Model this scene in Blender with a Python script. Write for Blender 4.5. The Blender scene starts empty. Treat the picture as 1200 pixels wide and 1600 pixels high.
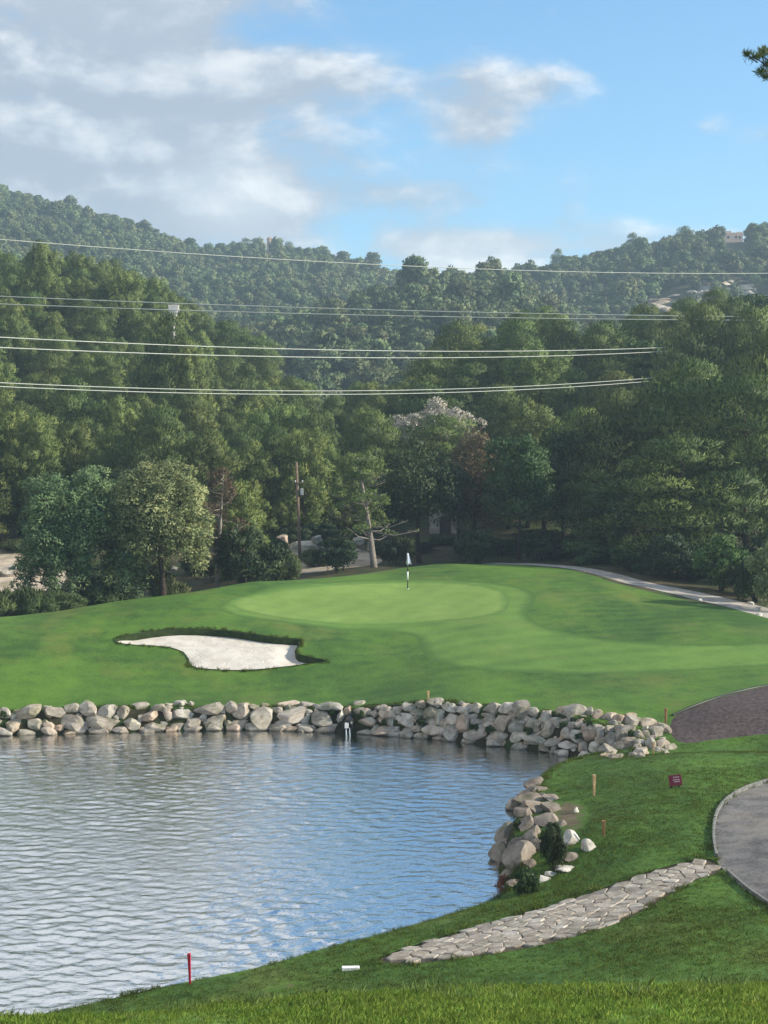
import bpy, bmesh, math, random
import numpy as np
from mathutils import Vector, Matrix
from mathutils.geometry import delaunay_2d_cdt

R = math.radians
rng = np.random.default_rng(7)
random.seed(7)
scene = bpy.context.scene
COL = scene.collection

# ------------------------------------------------------------------ camera
CAM_Z, FPX, PITCH = 14.9, 2400.0, math.atan(100 / 2400)
cam_data = bpy.data.cameras.new('camera')
cam_data.sensor_fit = 'HORIZONTAL'
cam_data.sensor_width = 36.0
cam_data.lens = 72.0
cam_data.clip_start = 0.5
cam_data.clip_end = 20000
cam = bpy.data.objects.new('camera', cam_data)
cam.location = (0, 0, CAM_Z)
cam.rotation_euler = (R(90) - PITCH, 0, 0)
COL.objects.link(cam)
scene.camera = cam

# ------------------------------------------------------------------ light
SUN_AZ, SUN_EL = 98.0, 27.0          # azimuth clockwise from the view axis (+Y), elevation
SUN_STRENGTH, SUN_ANGLE = 5.0, 3.0
SKY_STRENGTH = 0.105
EXPOSURE = 0.85
sd_ = Vector((math.sin(R(SUN_AZ)) * math.cos(R(SUN_EL)), math.cos(R(SUN_AZ)) * math.cos(R(SUN_EL)), math.sin(R(SUN_EL))))
sun_data = bpy.data.lights.new('sun', 'SUN')
sun_data.energy = SUN_STRENGTH
sun_data.angle = R(SUN_ANGLE)
sun_data.color = (1.0, 0.90, 0.72)
sun = bpy.data.objects.new('sun', sun_data)
sun.rotation_euler = (-sd_).to_track_quat('-Z', 'Y').to_euler()
sun.location = (60, 40, 90)
COL.objects.link(sun)

vs = scene.view_settings
vs.view_transform = 'Standard'
vs.look = 'None'
vs.exposure = EXPOSURE
vs.gamma = 1.0
vs.use_curve_mapping = False


class NT:
    """small helper to write node trees"""
    def __init__(self, tree):
        self.t = tree
        tree.nodes.clear()

    def n(self, kind, **kw):
        nd = self.t.nodes.new(kind)
        ins = kw.pop('ins', {})
        for k, v in kw.items():
            setattr(nd, k, v)
        for k, v in ins.items():
            s = nd.inputs[k]
            if isinstance(v, bpy.types.NodeSocket):
                self.t.links.new(v, s)
            else:
                s.default_value = v
        return nd

    def link(self, a, b):
        self.t.links.new(a, b)

    def math(self, op, a, b=0.0, c=0.0, clamp=False):
        nd = self.n('ShaderNodeMath', operation=op, use_clamp=clamp, ins={0: a, 1: b, 2: c})
        return nd.outputs[0]

    def vmath(self, op, a, b=(0, 0, 0)):
        nd = self.n('ShaderNodeVectorMath', operation=op, ins={0: a, 1: b})
        return nd.outputs['Value'] if op in ('DOT_PRODUCT', 'LENGTH') else nd.outputs[0]

    def mix(self, f, a, b, blend='MIX'):
        nd = self.n('ShaderNodeMix', data_type='RGBA', blend_type=blend)
        for k, v in ((0, f), (6, a), (7, b)):
            if isinstance(v, bpy.types.NodeSocket):
                self.t.links.new(v, nd.inputs[k])
            else:
                nd.inputs[k].default_value = v if k == 0 else (*v[:3], 1.0)
        return nd.outputs[2]

    def noise(self, vec, scale, detail=4.0, rough=0.55, dist=0.0):
        nd = self.n('ShaderNodeTexNoise', ins={'Scale': scale, 'Detail': detail, 'Roughness': rough, 'Distortion': dist})
        if vec is not None:
            self.link(vec, nd.inputs['Vector'])
        return nd.outputs[0]

    def remap(self, v, a, b, c=0.0, d=1.0, smooth=True):
        nd = self.n('ShaderNodeMapRange', interpolation_type='SMOOTHSTEP' if smooth else 'LINEAR', clamp=True,
                    ins={0: v, 1: a, 2: b, 3: c, 4: d})
        return nd.outputs[0]

    def scale(self, vec, s):
        return self.n('ShaderNodeMapping', ins={'Vector': vec, 'Scale': s}).outputs[0]


# ------------------------------------------------------------------ world: sky and clouds
world = bpy.data.worlds.new('World')
scene.world = world
world.use_nodes = True
w = NT(world.node_tree)
sky = w.n('ShaderNodeTexSky', sky_type='NISHITA', sun_disc=False, sun_elevation=R(SUN_EL), sun_rotation=R(SUN_AZ),
          altitude=200.0, air_density=1.0, dust_density=0.6, ozone_density=2.2)
tc = w.n('ShaderNodeTexCoord')
direc = tc.outputs['Generated']
sx = w.n('ShaderNodeSeparateXYZ', ins={0: direc})
az = w.math('ARCTAN2', sx.outputs[0], sx.outputs[1])              # radians, + to the right of the view axis
el = w.math('ARCSINE', sx.outputs[2])
# photograph-like cloud field written in angles; noise coordinates on the direction itself
pv = w.scale(direc, (1.0, 1.0, 1.9))
warp = w.noise(pv, 9.0, 3.0)


def cloud_density(vec):
    a = w.noise(vec, 10.0, 9.0, 0.58, 0.15)
    b = w.noise(vec, 3.0, 3.0, 0.5)
    return a, b


def gauss(azc, elc, sa, se, amp):
    da = w.math('DIVIDE', w.math('SUBTRACT', az, azc), sa)
    de = w.math('DIVIDE', w.math('SUBTRACT', el, elc), se)
    q = w.math('ADD', w.math('MULTIPLY', da, da), w.math('MULTIPLY', de, de))
    return w.math('MULTIPLY', w.math('EXPONENT', w.math('MULTIPLY', q, -1.0)), amp)


def pa(px, py):
    return math.atan((px - 600) / 2400), math.atan((700 - py) / 2400)


bias = w.math('MULTIPLY', w.remap(az, 0.02, -0.16), 0.36)          # overcast bank spreading to the west
for (px, py, sx_, sy_, amp) in ((600, 130, 300, 52, .17), (330, 120, 130, 55, .14), (860, 140, 120, 26, .10), (640, 310, 170, 34, .18),
                                (740, 392, 230, 40, .46), (380, 310, 120, 75, .16), (385, 300, 34, 34, .16), (730, 195, 80, 45, .22), (1105, 215, 40, 20, .08),
                                (480, 260, 220, 120, .06), (1200, 245, 60, 40, .12), (250, 330, 240, 70, .12)):
    a0, e0 = pa(px, py)
    bias = w.math('ADD', bias, gauss(a0, e0, sx_ / 2400, sy_ / 2400, amp))
n1, n2 = cloud_density(pv)
off = w.n('ShaderNodeVectorMath', operation='ADD', ins={0: pv, 1: (0.010, 0.0, 0.022)}).outputs[0]
m1, m2 = cloud_density(off)
far_bias = w.math('MULTIPLY', w.math('SUBTRACT', n2, 0.5), 0.55)
dens = w.math('ADD', w.math('ADD', n1, far_bias), bias)
mask = w.remap(dens, 0.55, 0.84)
relief = w.math('SUBTRACT', w.math('ADD', n1, w.math('MULTIPLY', n2, 0.3)), w.math('ADD', m1, w.math('MULTIPLY', m2, 0.3)))
fine = w.noise(pv, 34.0, 6.0, 0.6, 0.2)
lit = w.remap(w.math('ADD', relief, w.math('MULTIPLY', w.math('SUBTRACT', fine, 0.5), 0.16)), -0.07, 0.25)
thick = w.remap(dens, 0.66, 1.1)
lit2 = w.math('MULTIPLY', lit, w.math('SUBTRACT', 1.0, w.math('MULTIPLY', thick, 0.35)))
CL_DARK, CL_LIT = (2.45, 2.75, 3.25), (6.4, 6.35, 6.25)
_a, _e = pa(740, 392)
lit2 = w.math('ADD', lit2, gauss(_a, _e, 240 / 2400, 34 / 2400, 0.35))
_a, _e = pa(370, 315)
lit2 = w.math('ADD', lit2, gauss(_a, _e, 90 / 2400, 60 / 2400, 0.40))
lit3 = w.math('ADD', lit2, w.remap(el, 0.22, 0.50, 0.0, 0.6), clamp=True)      # cloud brightened with elevation, added to lighten the pond's reflection
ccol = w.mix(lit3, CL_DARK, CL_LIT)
skycol = w.mix(1.0, sky.outputs[0], (0.74, 1.05, 1.17), 'MULTIPLY')
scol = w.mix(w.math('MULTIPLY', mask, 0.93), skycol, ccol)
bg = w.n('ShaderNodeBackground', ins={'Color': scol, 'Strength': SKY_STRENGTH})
wo = w.n('ShaderNodeOutputWorld')
w.link(bg.outputs[0], wo.inputs[0])

# ------------------------------------------------------------------ pixel <-> place helpers (photograph is 1200 x 1600)
CP, SP = math.cos(PITCH), math.sin(PITCH)


def ray(px, py):
    a, b = (px - 600) / FPX, (800 - py) / FPX
    d = np.array([a, CP + b * SP, -SP + b * CP])
    return d / d[1]


def at(px, py, D):
    d = ray(px, py)
    return np.array([d[0] * D, D, CAM_Z + d[2] * D])


def atz(px, py, z):
    d = ray(px, py)
    return at(px, py, (z - CAM_Z) / d[2])


def project(x, y, z):
    yy, zz = y * CP - (z - CAM_Z) * SP, y * SP + (z - CAM_Z) * CP
    return 600 + FPX * x / yy, 800 - FPX * zz / yy


def sstep(t):
    t = np.clip(t, 0, 1)
    return t * t * (3 - 2 * t)


def vnoise(x, y, s=1.0, seed=0):
    """cheap smooth value noise, -1..1"""
    x, y = np.asarray(x, float) / s + 37.7 * seed, np.asarray(y, float) / s + 91.3 * seed
    xi, yi = np.floor(x), np.floor(y)
    fx, fy = sstep(x - xi), sstep(y - yi)

    def hsh(a, b):
        v = np.sin(a * 127.1 + b * 311.7 + seed * 17.0) * 43758.5453
        return (v - np.floor(v)) * 2 - 1
    return (hsh(xi, yi) * (1 - fx) + hsh(xi + 1, yi) * fx) * (1 - fy) + (hsh(xi, yi + 1) * (1 - fx) + hsh(xi + 1, yi + 1) * fx) * fy


# ------------------------------------------------------------------ the lie of the land
ctrl = []
for p in ((-700, 1110, 80.5), (-300, 1108, 80.5), (0, 1106, 80.5), (150, 1103, 81), (300, 1100, 82), (420, 1098, 82.3), (540, 1100, 81.5), (620, 1098, 80),
          (700, 1094, 79), (800, 1100, 77.8), (900, 1107, 76), (980, 1120, 74.5), (1040, 1138, 73.5),
          (-300, 1060, 84), (0, 1060, 84), (150, 1060, 85.5), (300, 1056, 87.3), (420, 1056, 87.3), (540, 1055, 87), (700, 1060, 84),
          (850, 1065, 82), (1000, 1075, 80), (1100, 1080, 79), (1200, 1068, 79.5), (1400, 1060, 80),
          (-300, 1010, 89), (0, 1010, 89), (100, 1000, 91), (180, 988, 93), (400, 984, 94), (530, 1000, 93), (600, 1010, 93), (700, 1010, 91),
          (850, 1020, 88.5), (1000, 1030, 86.5), (1200, 1030, 86), (1400, 1030, 86),
          (450, 960, 99), (600, 975, 98), (720, 970, 98), (800, 960, 99), (900, 975, 96), (1050, 985, 94), (1200, 995, 91),
          (400, 935, 104), (500, 925, 107), (640, 918, 110), (760, 922, 108), (830, 930, 106), (900, 935, 104), (1000, 950, 101), (1130, 965, 98),
          (-400, 980, 95), (-150, 975, 95), (0, 968, 96), (60, 967, 96.5), (120, 955, 98), (180, 942, 100), (300, 930, 103), (400, 910, 108), (540, 903, 113),
          (640, 886, 119), (700, 881, 122), (800, 886, 120), (880, 894, 116), (960, 915, 110), (1050, 938, 105), (1160, 960, 100), (1260, 985, 97), (1400, 1000, 96),
          (790, 882, 127), (900, 888, 122), (1000, 912, 114), (1100, 932, 108.5), (1165, 949, 104), (1300, 960, 104),
          (40, 890, 140), (480, 857, 145), (570, 887, 127), (-200, 892, 140),
          (300, 1584, 26), (450, 1566, 26), (600, 1557, 26), (800, 1550, 26), (1000, 1546, 26), (1200, 1542, 26), (1500, 1534, 26), (100, 1612, 27),
          (-150, 1640, 27)):
    ctrl.append(at(*p))
for p in ((785, 1402, .35), (700, 1430, .3), (600, 1460, .3), (500, 1485, .3), (400, 1515, .3), (300, 1535, .3), (200, 1557, .3), (100, 1580, .3),
          (0, 1602, .3), (-100, 1625, .3), (-400, 1690, .3),
          (580, 1500, .75), (700, 1475, .9), (850, 1435, 1.15), (1000, 1390, 1.45), (1110, 1355, 1.65), (620, 1508, .9), (800, 1480, 1.2),
          (950, 1440, 1.45), (1050, 1400, 1.6), (1140, 1370, 1.75),
          (840, 1228, 1.2), (900, 1212, 1.4), (960, 1200, 1.6), (870, 1260, 1.3), (850, 1300, 1.2), (860, 1340, 1.0), (900, 1320, 1.3),
          (930, 1300, 1.6), (950, 1250, 1.6), (1000, 1300, 1.7), (1050, 1230, 1.9), (1000, 1230, 1.75), (900, 1365, .9), (820, 1395, .5), (1000, 1350, 1.5),
          (1000, 1187, 1.7), (1090, 1176, 1.95), (1200, 1178, 2.1), (1150, 1200, 2.05), (1200, 1215, 2.0), (1300, 1190, 2.1), (1500, 1190, 2.2),
          (1060, 1168, 1.0), (1140, 1155, 1.3), (1200, 1148, 1.5), (1060, 1155, 1.25), (1120, 1120, 2.0), (1200, 1080, 2.6), (1200, 1110, 2.3), (1350, 1080, 2.7),
          (1115, 1290, 1.75), (1130, 1250, 1.85), (1160, 1228, 1.95), (1200, 1220, 2.0), (1180, 1390, 1.85), (1200, 1340, 1.9), (1300, 1300, 2.0), (1500, 1300, 2.1),
          (1000, 1450, 1.75), (1150, 1450, 2.1), (1200, 1480, 2.3), (900, 1490, 1.5), (1050, 1500, 2.1), (1200, 1515, 2.7), (800, 1510, 1.3), (1350, 1500, 2.9),
          (300, 1560, .6), (450, 1530, .6), (200, 1585, .5)):
    ctrl.append(atz(*p))
for px, D, z in ((-400, 106, 3.0), (-150, 106, 3.0), (60, 106, 3.0), (180, 110, 3.3), (300, 113, 3.7), (400, 118, 4.2), (540, 122, 4.6), (640, 128, 4.9), (760, 129, 5.1),
                 (200, 140, 4.0), (330, 140, 4.6), (700, 145, 5.3), (850, 138, 5.6), (1000, 130, 5.5), (1150, 120, 5.1), (1300, 115, 5.0), (1500, 112, 5.0),
                 (600, 33, 2.2), (1000, 32, 3.2), (300, 33, 1.6), (1300, 32, 3.4), (0, 33, 1.5), (600, 21, 6.95), (1000, 21, 7.0), (200, 21, 6.8), (1300, 21, 7.05), (-100, 21, 6.9)):
    ctrl.append(np.array([(px - 600) / FPX * D, D, z]))
for x, y, z in ((0, 10, 10.1), (0, 0, 13.25), (-20, 0, 13), (20, 0, 13.3), (0, -20, 15), (-25, 20, 6.5), (25, 20, 7.2), (-40, 40, .5), (-60, 60, 1), (40, 60, 2.4), (50, 80, 3)):
    ctrl.append(np.array([x, y, z], float))
ctrl = np.array(ctrl)
_c = ctrl[:, :2] / 50.0


def _tps_k(a, b):
    d2 = ((a[:, None, :] - b[None, :, :]) ** 2).sum(-1)
    return 0.5 * d2 * np.log(d2 + 1e-9)


_n = len(ctrl)
_A = np.zeros((_n + 3, _n + 3))
_A[:_n, :_n] = _tps_k(_c, _c) + np.eye(_n) * 3e-5
_A[:_n, _n], _A[:_n, _n + 1:] = 1, _c
_A[_n, :_n], _A[_n + 1:, :_n] = 1, _c.T
_b = np.zeros(_n + 3)
_b[:_n] = ctrl[:, 2]
_w = np.linalg.solve(_A, _b)


def tps(x, y):
    q = np.stack([np.asarray(x, float), np.asarray(y, float)], -1) / 50.0
    out = np.empty(len(q))
    for i in range(0, len(q), 20000):
        s = q[i:i + 20000]
        out[i:i + 20000] = _tps_k(s, _c) @ _w[:_n] + _w[_n] + s @ _w[_n + 1:]
    return out


def hill(px, y, prof, y0, yr, back, base=5.0, power=1.0):
    """a wooded hill: crest profile (pixel column -> pixel row) standing yr metres out, foot at y0"""
    pr = np.array(prof, float)
    zc = CAM_Z + (700 - np.interp(px, pr[:, 0], pr[:, 1])) * yr / FPX
    t = sstep(np.clip((y - y0) / (yr - y0), 0, 1)) ** power
    f = sstep(np.clip((y - yr) / back, 0, 1))
    return base + (zc - base) * t * (1 - 0.85 * f)


HILL_BACK = [(-900, 254), (-400, 264), (0, 332), (150, 374), (330, 427), (420, 419), (480, 427), (560, 438), (640, 452), (760, 472), (900, 499), (1200, 544), (2000, 574)]
HILL_MID = [(-900, 652), (200, 602), (400, 560), (480, 530), (560, 502), (650, 480), (740, 474), (800, 478), (860, 502), (930, 537), (1000, 572), (1200, 622), (2000, 662)]
HILL_EAST = [(-900, 662), (400, 612), (600, 517), (700, 471), (760, 462), (840, 460), (900, 446), (980, 424), (1060, 408), (1150, 398), (1200, 396), (1600, 378), (2200, 368)]
WOOD_WEST = [(-900, 470), (-300, 480), (0, 500), (150, 508), (250, 545), (330, 590), (400, 622), (450, 650), (520, 690), (640, 708), (800, 705), (2000, 705)]
WOOD_EAST = [(-900, 710), (560, 710), (640, 700), (720, 640), (870, 606), (960, 616), (1100, 585), (1200, 585), (1600, 570), (2200, 560)]


def far_land(x, y):
    yy = np.maximum(y, 1.0)
    px = 600 + FPX * x / yy
    px = np.clip(px, -900, 2200)
    z = np.full(len(px), 5.0)
    for prof, y0, yr, back, pw in ((WOOD_WEST, 138, 290, 200, 1.0), (WOOD_EAST, 132, 230, 160, 1.0), (HILL_MID, 240, 520, 200, 1.0),
                                   (HILL_EAST, 300, 740, 300, 1.0), (HILL_BACK, 320, 900, 500, 1.0)):
        z = np.maximum(z, hill(px, yy, prof, y0, yr, back, 5.0, pw))
    return z + vnoise(x, y, 40, 3) * 1.2 * sstep((y - 150) / 100) + (vnoise(x, y, 85, 4) * 3.0 + vnoise(x, y, 33, 8) * 1.2) * sstep((y - 330) / 150)


# pond shoreline (water level 0), clockwise from the far west end of the stone wall
SHORE = [atz(px, py, 0.0)[:2] for px, py in ((-900, 1156), (-300, 1152), (0, 1150), (150, 1146), (300, 1142), (430, 1141), (540, 1146), (640, 1152), (720, 1160),
                                             (800, 1168), (870, 1178), (930, 1190), (975, 1196))]
SHORE += [np.array(p) for p in ((11.0, 70.6), (9.2, 69.2), (7.6, 67.6), (6.2, 65.0), (5.25, 61.5), (4.45, 58.0))]
SHORE += [atz(px, py, 0.0)[:2] for px, py in ((772, 1345), (770, 1372), (785, 1399), (700, 1427), (600, 1457), (500, 1482), (400, 1512), (300, 1532), (200, 1553),
                                              (100, 1577), (0, 1598), (-200, 1645), (-900, 1740))]
SHORE = np.array(SHORE)


def resample(poly, step, closed=True):
    poly = np.asarray(poly, float)
    pts = []
    n = len(poly)
    for i in range(n if closed else n - 1):
        a, b = poly[i], poly[(i + 1) % n]
        k = max(1, int(np.linalg.norm(b - a) / step))
        for j in range(k):
            pts.append(a + (b - a) * j / k)
    if not closed:
        pts.append(poly[-1])
    return np.array(pts)


def chaikin(poly, n=2, closed=True):
    p = np.asarray(poly, float)
    for _ in range(n):
        if closed:
            q = np.roll(p, -1, 0)
            p = np.stack([p * .75 + q * .25, p * .25 + q * .75], 1).reshape(-1, p.shape[1])
        else:
            q = np.stack([p[:-1] * .75 + p[1:] * .25, p[:-1] * .25 + p[1:] * .75], 1).reshape(-1, p.shape[1])
            p = np.vstack([p[:1], q, p[-1:]])
    return p


SHORE = chaikin(SHORE, 1)


def inside(poly, x, y):
    poly = np.asarray(poly)
    res = np.zeros(len(x), bool)
    n = len(poly)
    for i in range(n):
        x0, y0 = poly[i]
        x1, y1 = poly[(i + 1) % n]
        if y0 == y1:
            continue
        c = ((y0 > y) != (y1 > y)) & (x < (x1 - x0) * (y - y0) / (y1 - y0) + x0)
        res ^= c
    return res


def edge_dist(poly, x, y, closed=True):
    poly = np.asarray(poly)
    d = np.full(len(x), 1e18)
    n = len(poly)
    for i in range(n if closed else n - 1):
        a, b = poly[i], poly[(i + 1) % n]
        ab = b - a
        L2 = ab @ ab + 1e-12
        t = np.clip(((x - a[0]) * ab[0] + (y - a[1]) * ab[1]) / L2, 0, 1)
        d = np.minimum(d, (x - a[0] - t * ab[0]) ** 2 + (y - a[1] - t * ab[1]) ** 2)
    return np.sqrt(d)


def shore_sd(x, y):
    d = edge_dist(SHORE, x, y)
    return np.where(inside(SHORE, x, y), -d, d)


def dry_land(x, y):
    """ground height without the pond"""
    x, y = np.asarray(x, float), np.asarray(y, float)
    a = np.clip(tps(np.clip(x, -60, 60), np.clip(y, -25, 160)), -0.5, 16)
    b = far_land(x, y)
    t = sstep((y - 128) / 22.0)
    side = sstep((np.abs(x) - 48) / 30)
    a = a * (1 - side) + np.where(y < 75, np.clip(a, 1.5, 14), np.clip(a, 3, 6)) * side
    return a * (1 - t) + b * t


def land(x, y):
    x, y = np.atleast_1d(np.asarray(x, float)), np.atleast_1d(np.asarray(y, float))
    h = dry_land(x, y)
    near = (y < 95) & (y > 20) & (np.abs(x) < 90)
    out = h.copy()
    if near.any():
        sd = shore_sd(x[near], y[near])
        k = np.clip((sd + 0.5) / 1.2, 0, 1)
        out[near] = -1.1 + (h[near] + 1.1) * k
    return out


def land1(x, y):
    return float(land(x, y)[0])


_Dm = np.concatenate([np.arange(17, 130, 0.06), np.arange(130, 320, 0.5)])


def ground_at(px, py):
    """where the sight line through a pixel of the photograph meets the land"""
    d = ray(px, py)
    z = CAM_Z + d[2] * _Dm
    g = land(d[0] * _Dm, _Dm)
    hit = np.nonzero(z <= g)[0]
    D = _Dm[hit[0]] if len(hit) else 130.0
    return np.array([d[0] * D, D, CAM_Z + d[2] * D])


def ground_poly(pts, smooth=1, step=0.5, closed=True):
    p = np.array([ground_at(*q)[:2] for q in pts])
    return resample(chaikin(p, smooth, closed), step, closed)

# ------------------------------------------------------------------ object helpers
def tag(o, label=None, cat=None, group=None, kind=None):
    if label:
        o['label'] = label
    if cat:
        o['category'] = cat
    if group:
        o['group'] = group
    if kind:
        o['kind'] = kind
    return o


def link(o, parent=None):
    COL.objects.link(o)
    if parent is not None:
        o.parent = parent
    return o


def empty(name, loc=(0, 0, 0), rz=0.0):
    o = bpy.data.objects.new(name, None)
    o.location = [float(v) for v in loc]
    o.rotation_euler = (0, 0, rz)
    o.empty_display_size = 0.2
    return link(o)


def mesh_np(name, verts, faces, mat=None, smooth=True):
    me = bpy.data.meshes.new(name)
    verts = np.asarray(verts, np.float32)
    if isinstance(faces, np.ndarray):
        k = faces.shape[1]
        me.vertices.add(len(verts))
        me.vertices.foreach_set('co', verts.ravel())
        me.loops.add(faces.size)
        me.loops.foreach_set('vertex_index', faces.astype(np.int32).ravel())
        me.polygons.add(len(faces))
        me.polygons.foreach_set('loop_start', np.arange(0, faces.size, k, dtype=np.int32))
        me.polygons.foreach_set('loop_total', np.full(len(faces), k, np.int32))
        me.update(calc_edges=True)
    else:
        me.from_pydata([tuple(map(float, v)) for v in verts], [], faces)
    if smooth:
        me.polygons.foreach_set('use_smooth', np.ones(len(me.polygons), bool))
    if mat:
        me.materials.append(mat)
    me.update()
    return me


def obj(name, me, parent=None, loc=None, rot=None, scale=None):
    o = bpy.data.objects.new(name, me)
    if loc is not None:
        o.location = [float(v) for v in loc]
    if rot is not None:
        o.rotation_euler = [float(v) for v in rot]
    if scale is not None:
        o.scale = [float(v) for v in scale]
    return link(o, parent)


class MB:
    """collects simple solids into one mesh"""
    def __init__(self):
        self.v, self.f = [], []

    def add(self, vs_, fs):
        o = len(self.v)
        self.v += [tuple(map(float, q)) for q in vs_]
        self.f += [tuple(i + o for i in q) for q in fs]
        return self

    def tube(self, path, radii, sides=6, cap=True):
        path = [Vector(p) for p in path]
        if not hasattr(radii, '__len__'):
            radii = [radii] * len(path)
        vs_, fs = [], []
        for i, p in enumerate(path):
            d = (path[min(i + 1, len(path) - 1)] - path[max(i - 1, 0)])
            d = d.normalized() if d.length > 1e-9 else Vector((0, 0, 1))
            u = d.cross(Vector((0.31, 0.95, 0.05))).normalized()
            v = d.cross(u)
            for k in range(sides):
                a = 2 * math.pi * k / sides
                vs_.append(p + (u * math.cos(a) + v * math.sin(a)) * radii[i])
        for i in range(len(path) - 1):
            for k in range(sides):
                k2 = (k + 1) % sides
                fs.append((i * sides + k, i * sides + k2, (i + 1) * sides + k2, (i + 1) * sides + k))
        if cap:
            fs.append(tuple(range(sides))[::-1])
            fs.append(tuple((len(path) - 1) * sides + k for k in range(sides)))
        return self.add(vs_, fs)

    def box(self, c, s, rz=0.0):
        c, s = Vector(c), Vector(s) / 2
        m = Matrix.Rotation(rz, 3, 'Z')
        vs_ = [c + m @ Vector((x * s.x, y * s.y, z * s.z)) for x in (-1, 1) for y in (-1, 1) for z in (-1, 1)]
        return self.add(vs_, [(0, 1, 3, 2), (4, 6, 7, 5), (0, 4, 5, 1), (2, 3, 7, 6), (0, 2, 6, 4), (1, 5, 7, 3)])

    def mesh(self, name, mat, smooth=False, bevel=0.0):
        me = bpy.data.meshes.new(name)
        me.from_pydata(self.v, [], self.f)
        bm = bmesh.new()
        bm.from_mesh(me)
        bmesh.ops.recalc_face_normals(bm, faces=bm.faces)
        if bevel:
            bmesh.ops.bevel(bm, geom=list(bm.edges), offset=bevel, segments=2, affect='EDGES', profile=0.6)
        bm.to_mesh(me)
        bm.free()
        if smooth:
            me.polygons.foreach_set('use_smooth', np.ones(len(me.polygons), bool))
        me.materials.append(mat)
        return me


# ------------------------------------------------------------------ materials
def new_mat(name):
    m = bpy.data.materials.new(name)
    m.use_nodes = True
    t = NT(m.node_tree)
    return m, t


def finish(t, col, rough=0.8, bump=None, bump_strength=0.3, bump_dist=0.05, spec=0.3, metallic=0.0, trans=None):
    b = t.n('ShaderNodeBsdfPrincipled')
    for k, v in (('Base Color', col), ('Roughness', rough), ('Specular IOR Level', spec), ('Metallic', metallic)):
        if isinstance(v, bpy.types.NodeSocket):
            t.link(v, b.inputs[k])
        else:
            b.inputs[k].default_value = (*v[:3], 1.0) if k == 'Base Color' else v
    if bump is not None:
        bn = t.n('ShaderNodeBump', ins={'Strength': bump_strength, 'Distance': bump_dist, 'Height': bump})
        t.link(bn.outputs[0], b.inputs['Normal'])
    o = t.n('ShaderNodeOutputMaterial')
    sh = b.outputs[0]
    if trans is not None:
        tr = t.n('ShaderNodeBsdfTranslucent')
        t.link(trans[0], tr.inputs[0]) if isinstance(trans[0], bpy.types.NodeSocket) else None
        mx = t.n('ShaderNodeMixShader', ins={0: trans[1]})
        t.link(sh, mx.inputs[1])
        t.link(tr.outputs[0], mx.inputs[2])
        sh = mx.outputs[0]
    t.link(sh, o.inputs[0])
    return b


def wpos(t):
    return t.n('ShaderNodeNewGeometry').outputs['Position']


def plain(name, col, rough=0.7, var=0.15, scale=6.0, spec=0.3, metallic=0.0, bump=0.0):
    m, t = new_mat(name)
    p = t.n('ShaderNodeTexCoord').outputs['Object']
    n = t.noise(p, scale, 5.0)
    c = t.mix(t.remap(n, 0.3, 0.7), tuple(v * (1 - var) for v in col), tuple(min(1, v * (1 + var)) for v in col))
    finish(t, c, rough, n if bump else None, bump, 0.02, spec, metallic)
    return m


def grass_mat(name, dark, light, dry, dry_amt, fine, stripes=None, bump=0.5, collar=None, cw=1.0):
    m, t = new_mat(name)
    p = wpos(t)
    n0 = t.noise(t.scale(p, (1.0, 0.55, 1.0)), 0.16, 4.0, 0.6)
    n1 = t.noise(p, 0.9, 4.0, 0.6)
    n2 = t.noise(t.scale(p, (1.0, 0.45, 1.0)), fine, 5.0, 0.7)
    f = t.math('ADD', t.math('MULTIPLY', n0, 0.45), t.math('ADD', t.math('MULTIPLY', n1, 0.25), t.math('MULTIPLY', n2, 0.30)))
    c = t.mix(t.remap(f, 0.38, 0.62), dark, light)
    if stripes:
        sp, ang, amt = stripes
        wv = t.n('ShaderNodeTexWave', wave_type='BANDS', bands_direction='X', wave_profile='SIN',
                 ins={'Scale': sp, 'Distortion': 1.6, 'Detail': 2.0, 'Detail Scale': 0.6})
        t.link(t.n('ShaderNodeMapping', ins={'Vector': p, 'Rotation': (0, 0, ang)}).outputs[0], wv.inputs['Vector'])
        c = t.mix(t.math('MULTIPLY', wv.outputs[0], amt), c, tuple(v * 1.35 for v in light))
    d = t.math('MULTIPLY', t.remap(t.noise(t.scale(p, (0.7, 0.5, 1)), 0.33, 5.0, 0.65), 0.50, 0.72), dry_amt)
    c = t.mix(d, c, dry)
    sp_ = t.math('MULTIPLY', t.remap(t.noise(p, 2.6, 3.0, 0.7), 0.60, 0.72), 0.30)
    c = t.mix(sp_, c, tuple(v * 0.55 for v in dark))
    if collar:                                     # longer grass creeping in along the cut line
        e = t.n('ShaderNodeAttribute', attribute_name='edge').outputs['Fac']
        e = t.math('ADD', e, t.math('MULTIPLY', t.math('SUBTRACT', t.noise(p, 1.3, 4.0, 0.7), 0.5), 0.9))
        c = t.mix(t.remap(e, 0.0, cw), collar, c)
    finish(t, c, 0.75, n2, bump, 0.04, 0.25)
    return m


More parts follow.
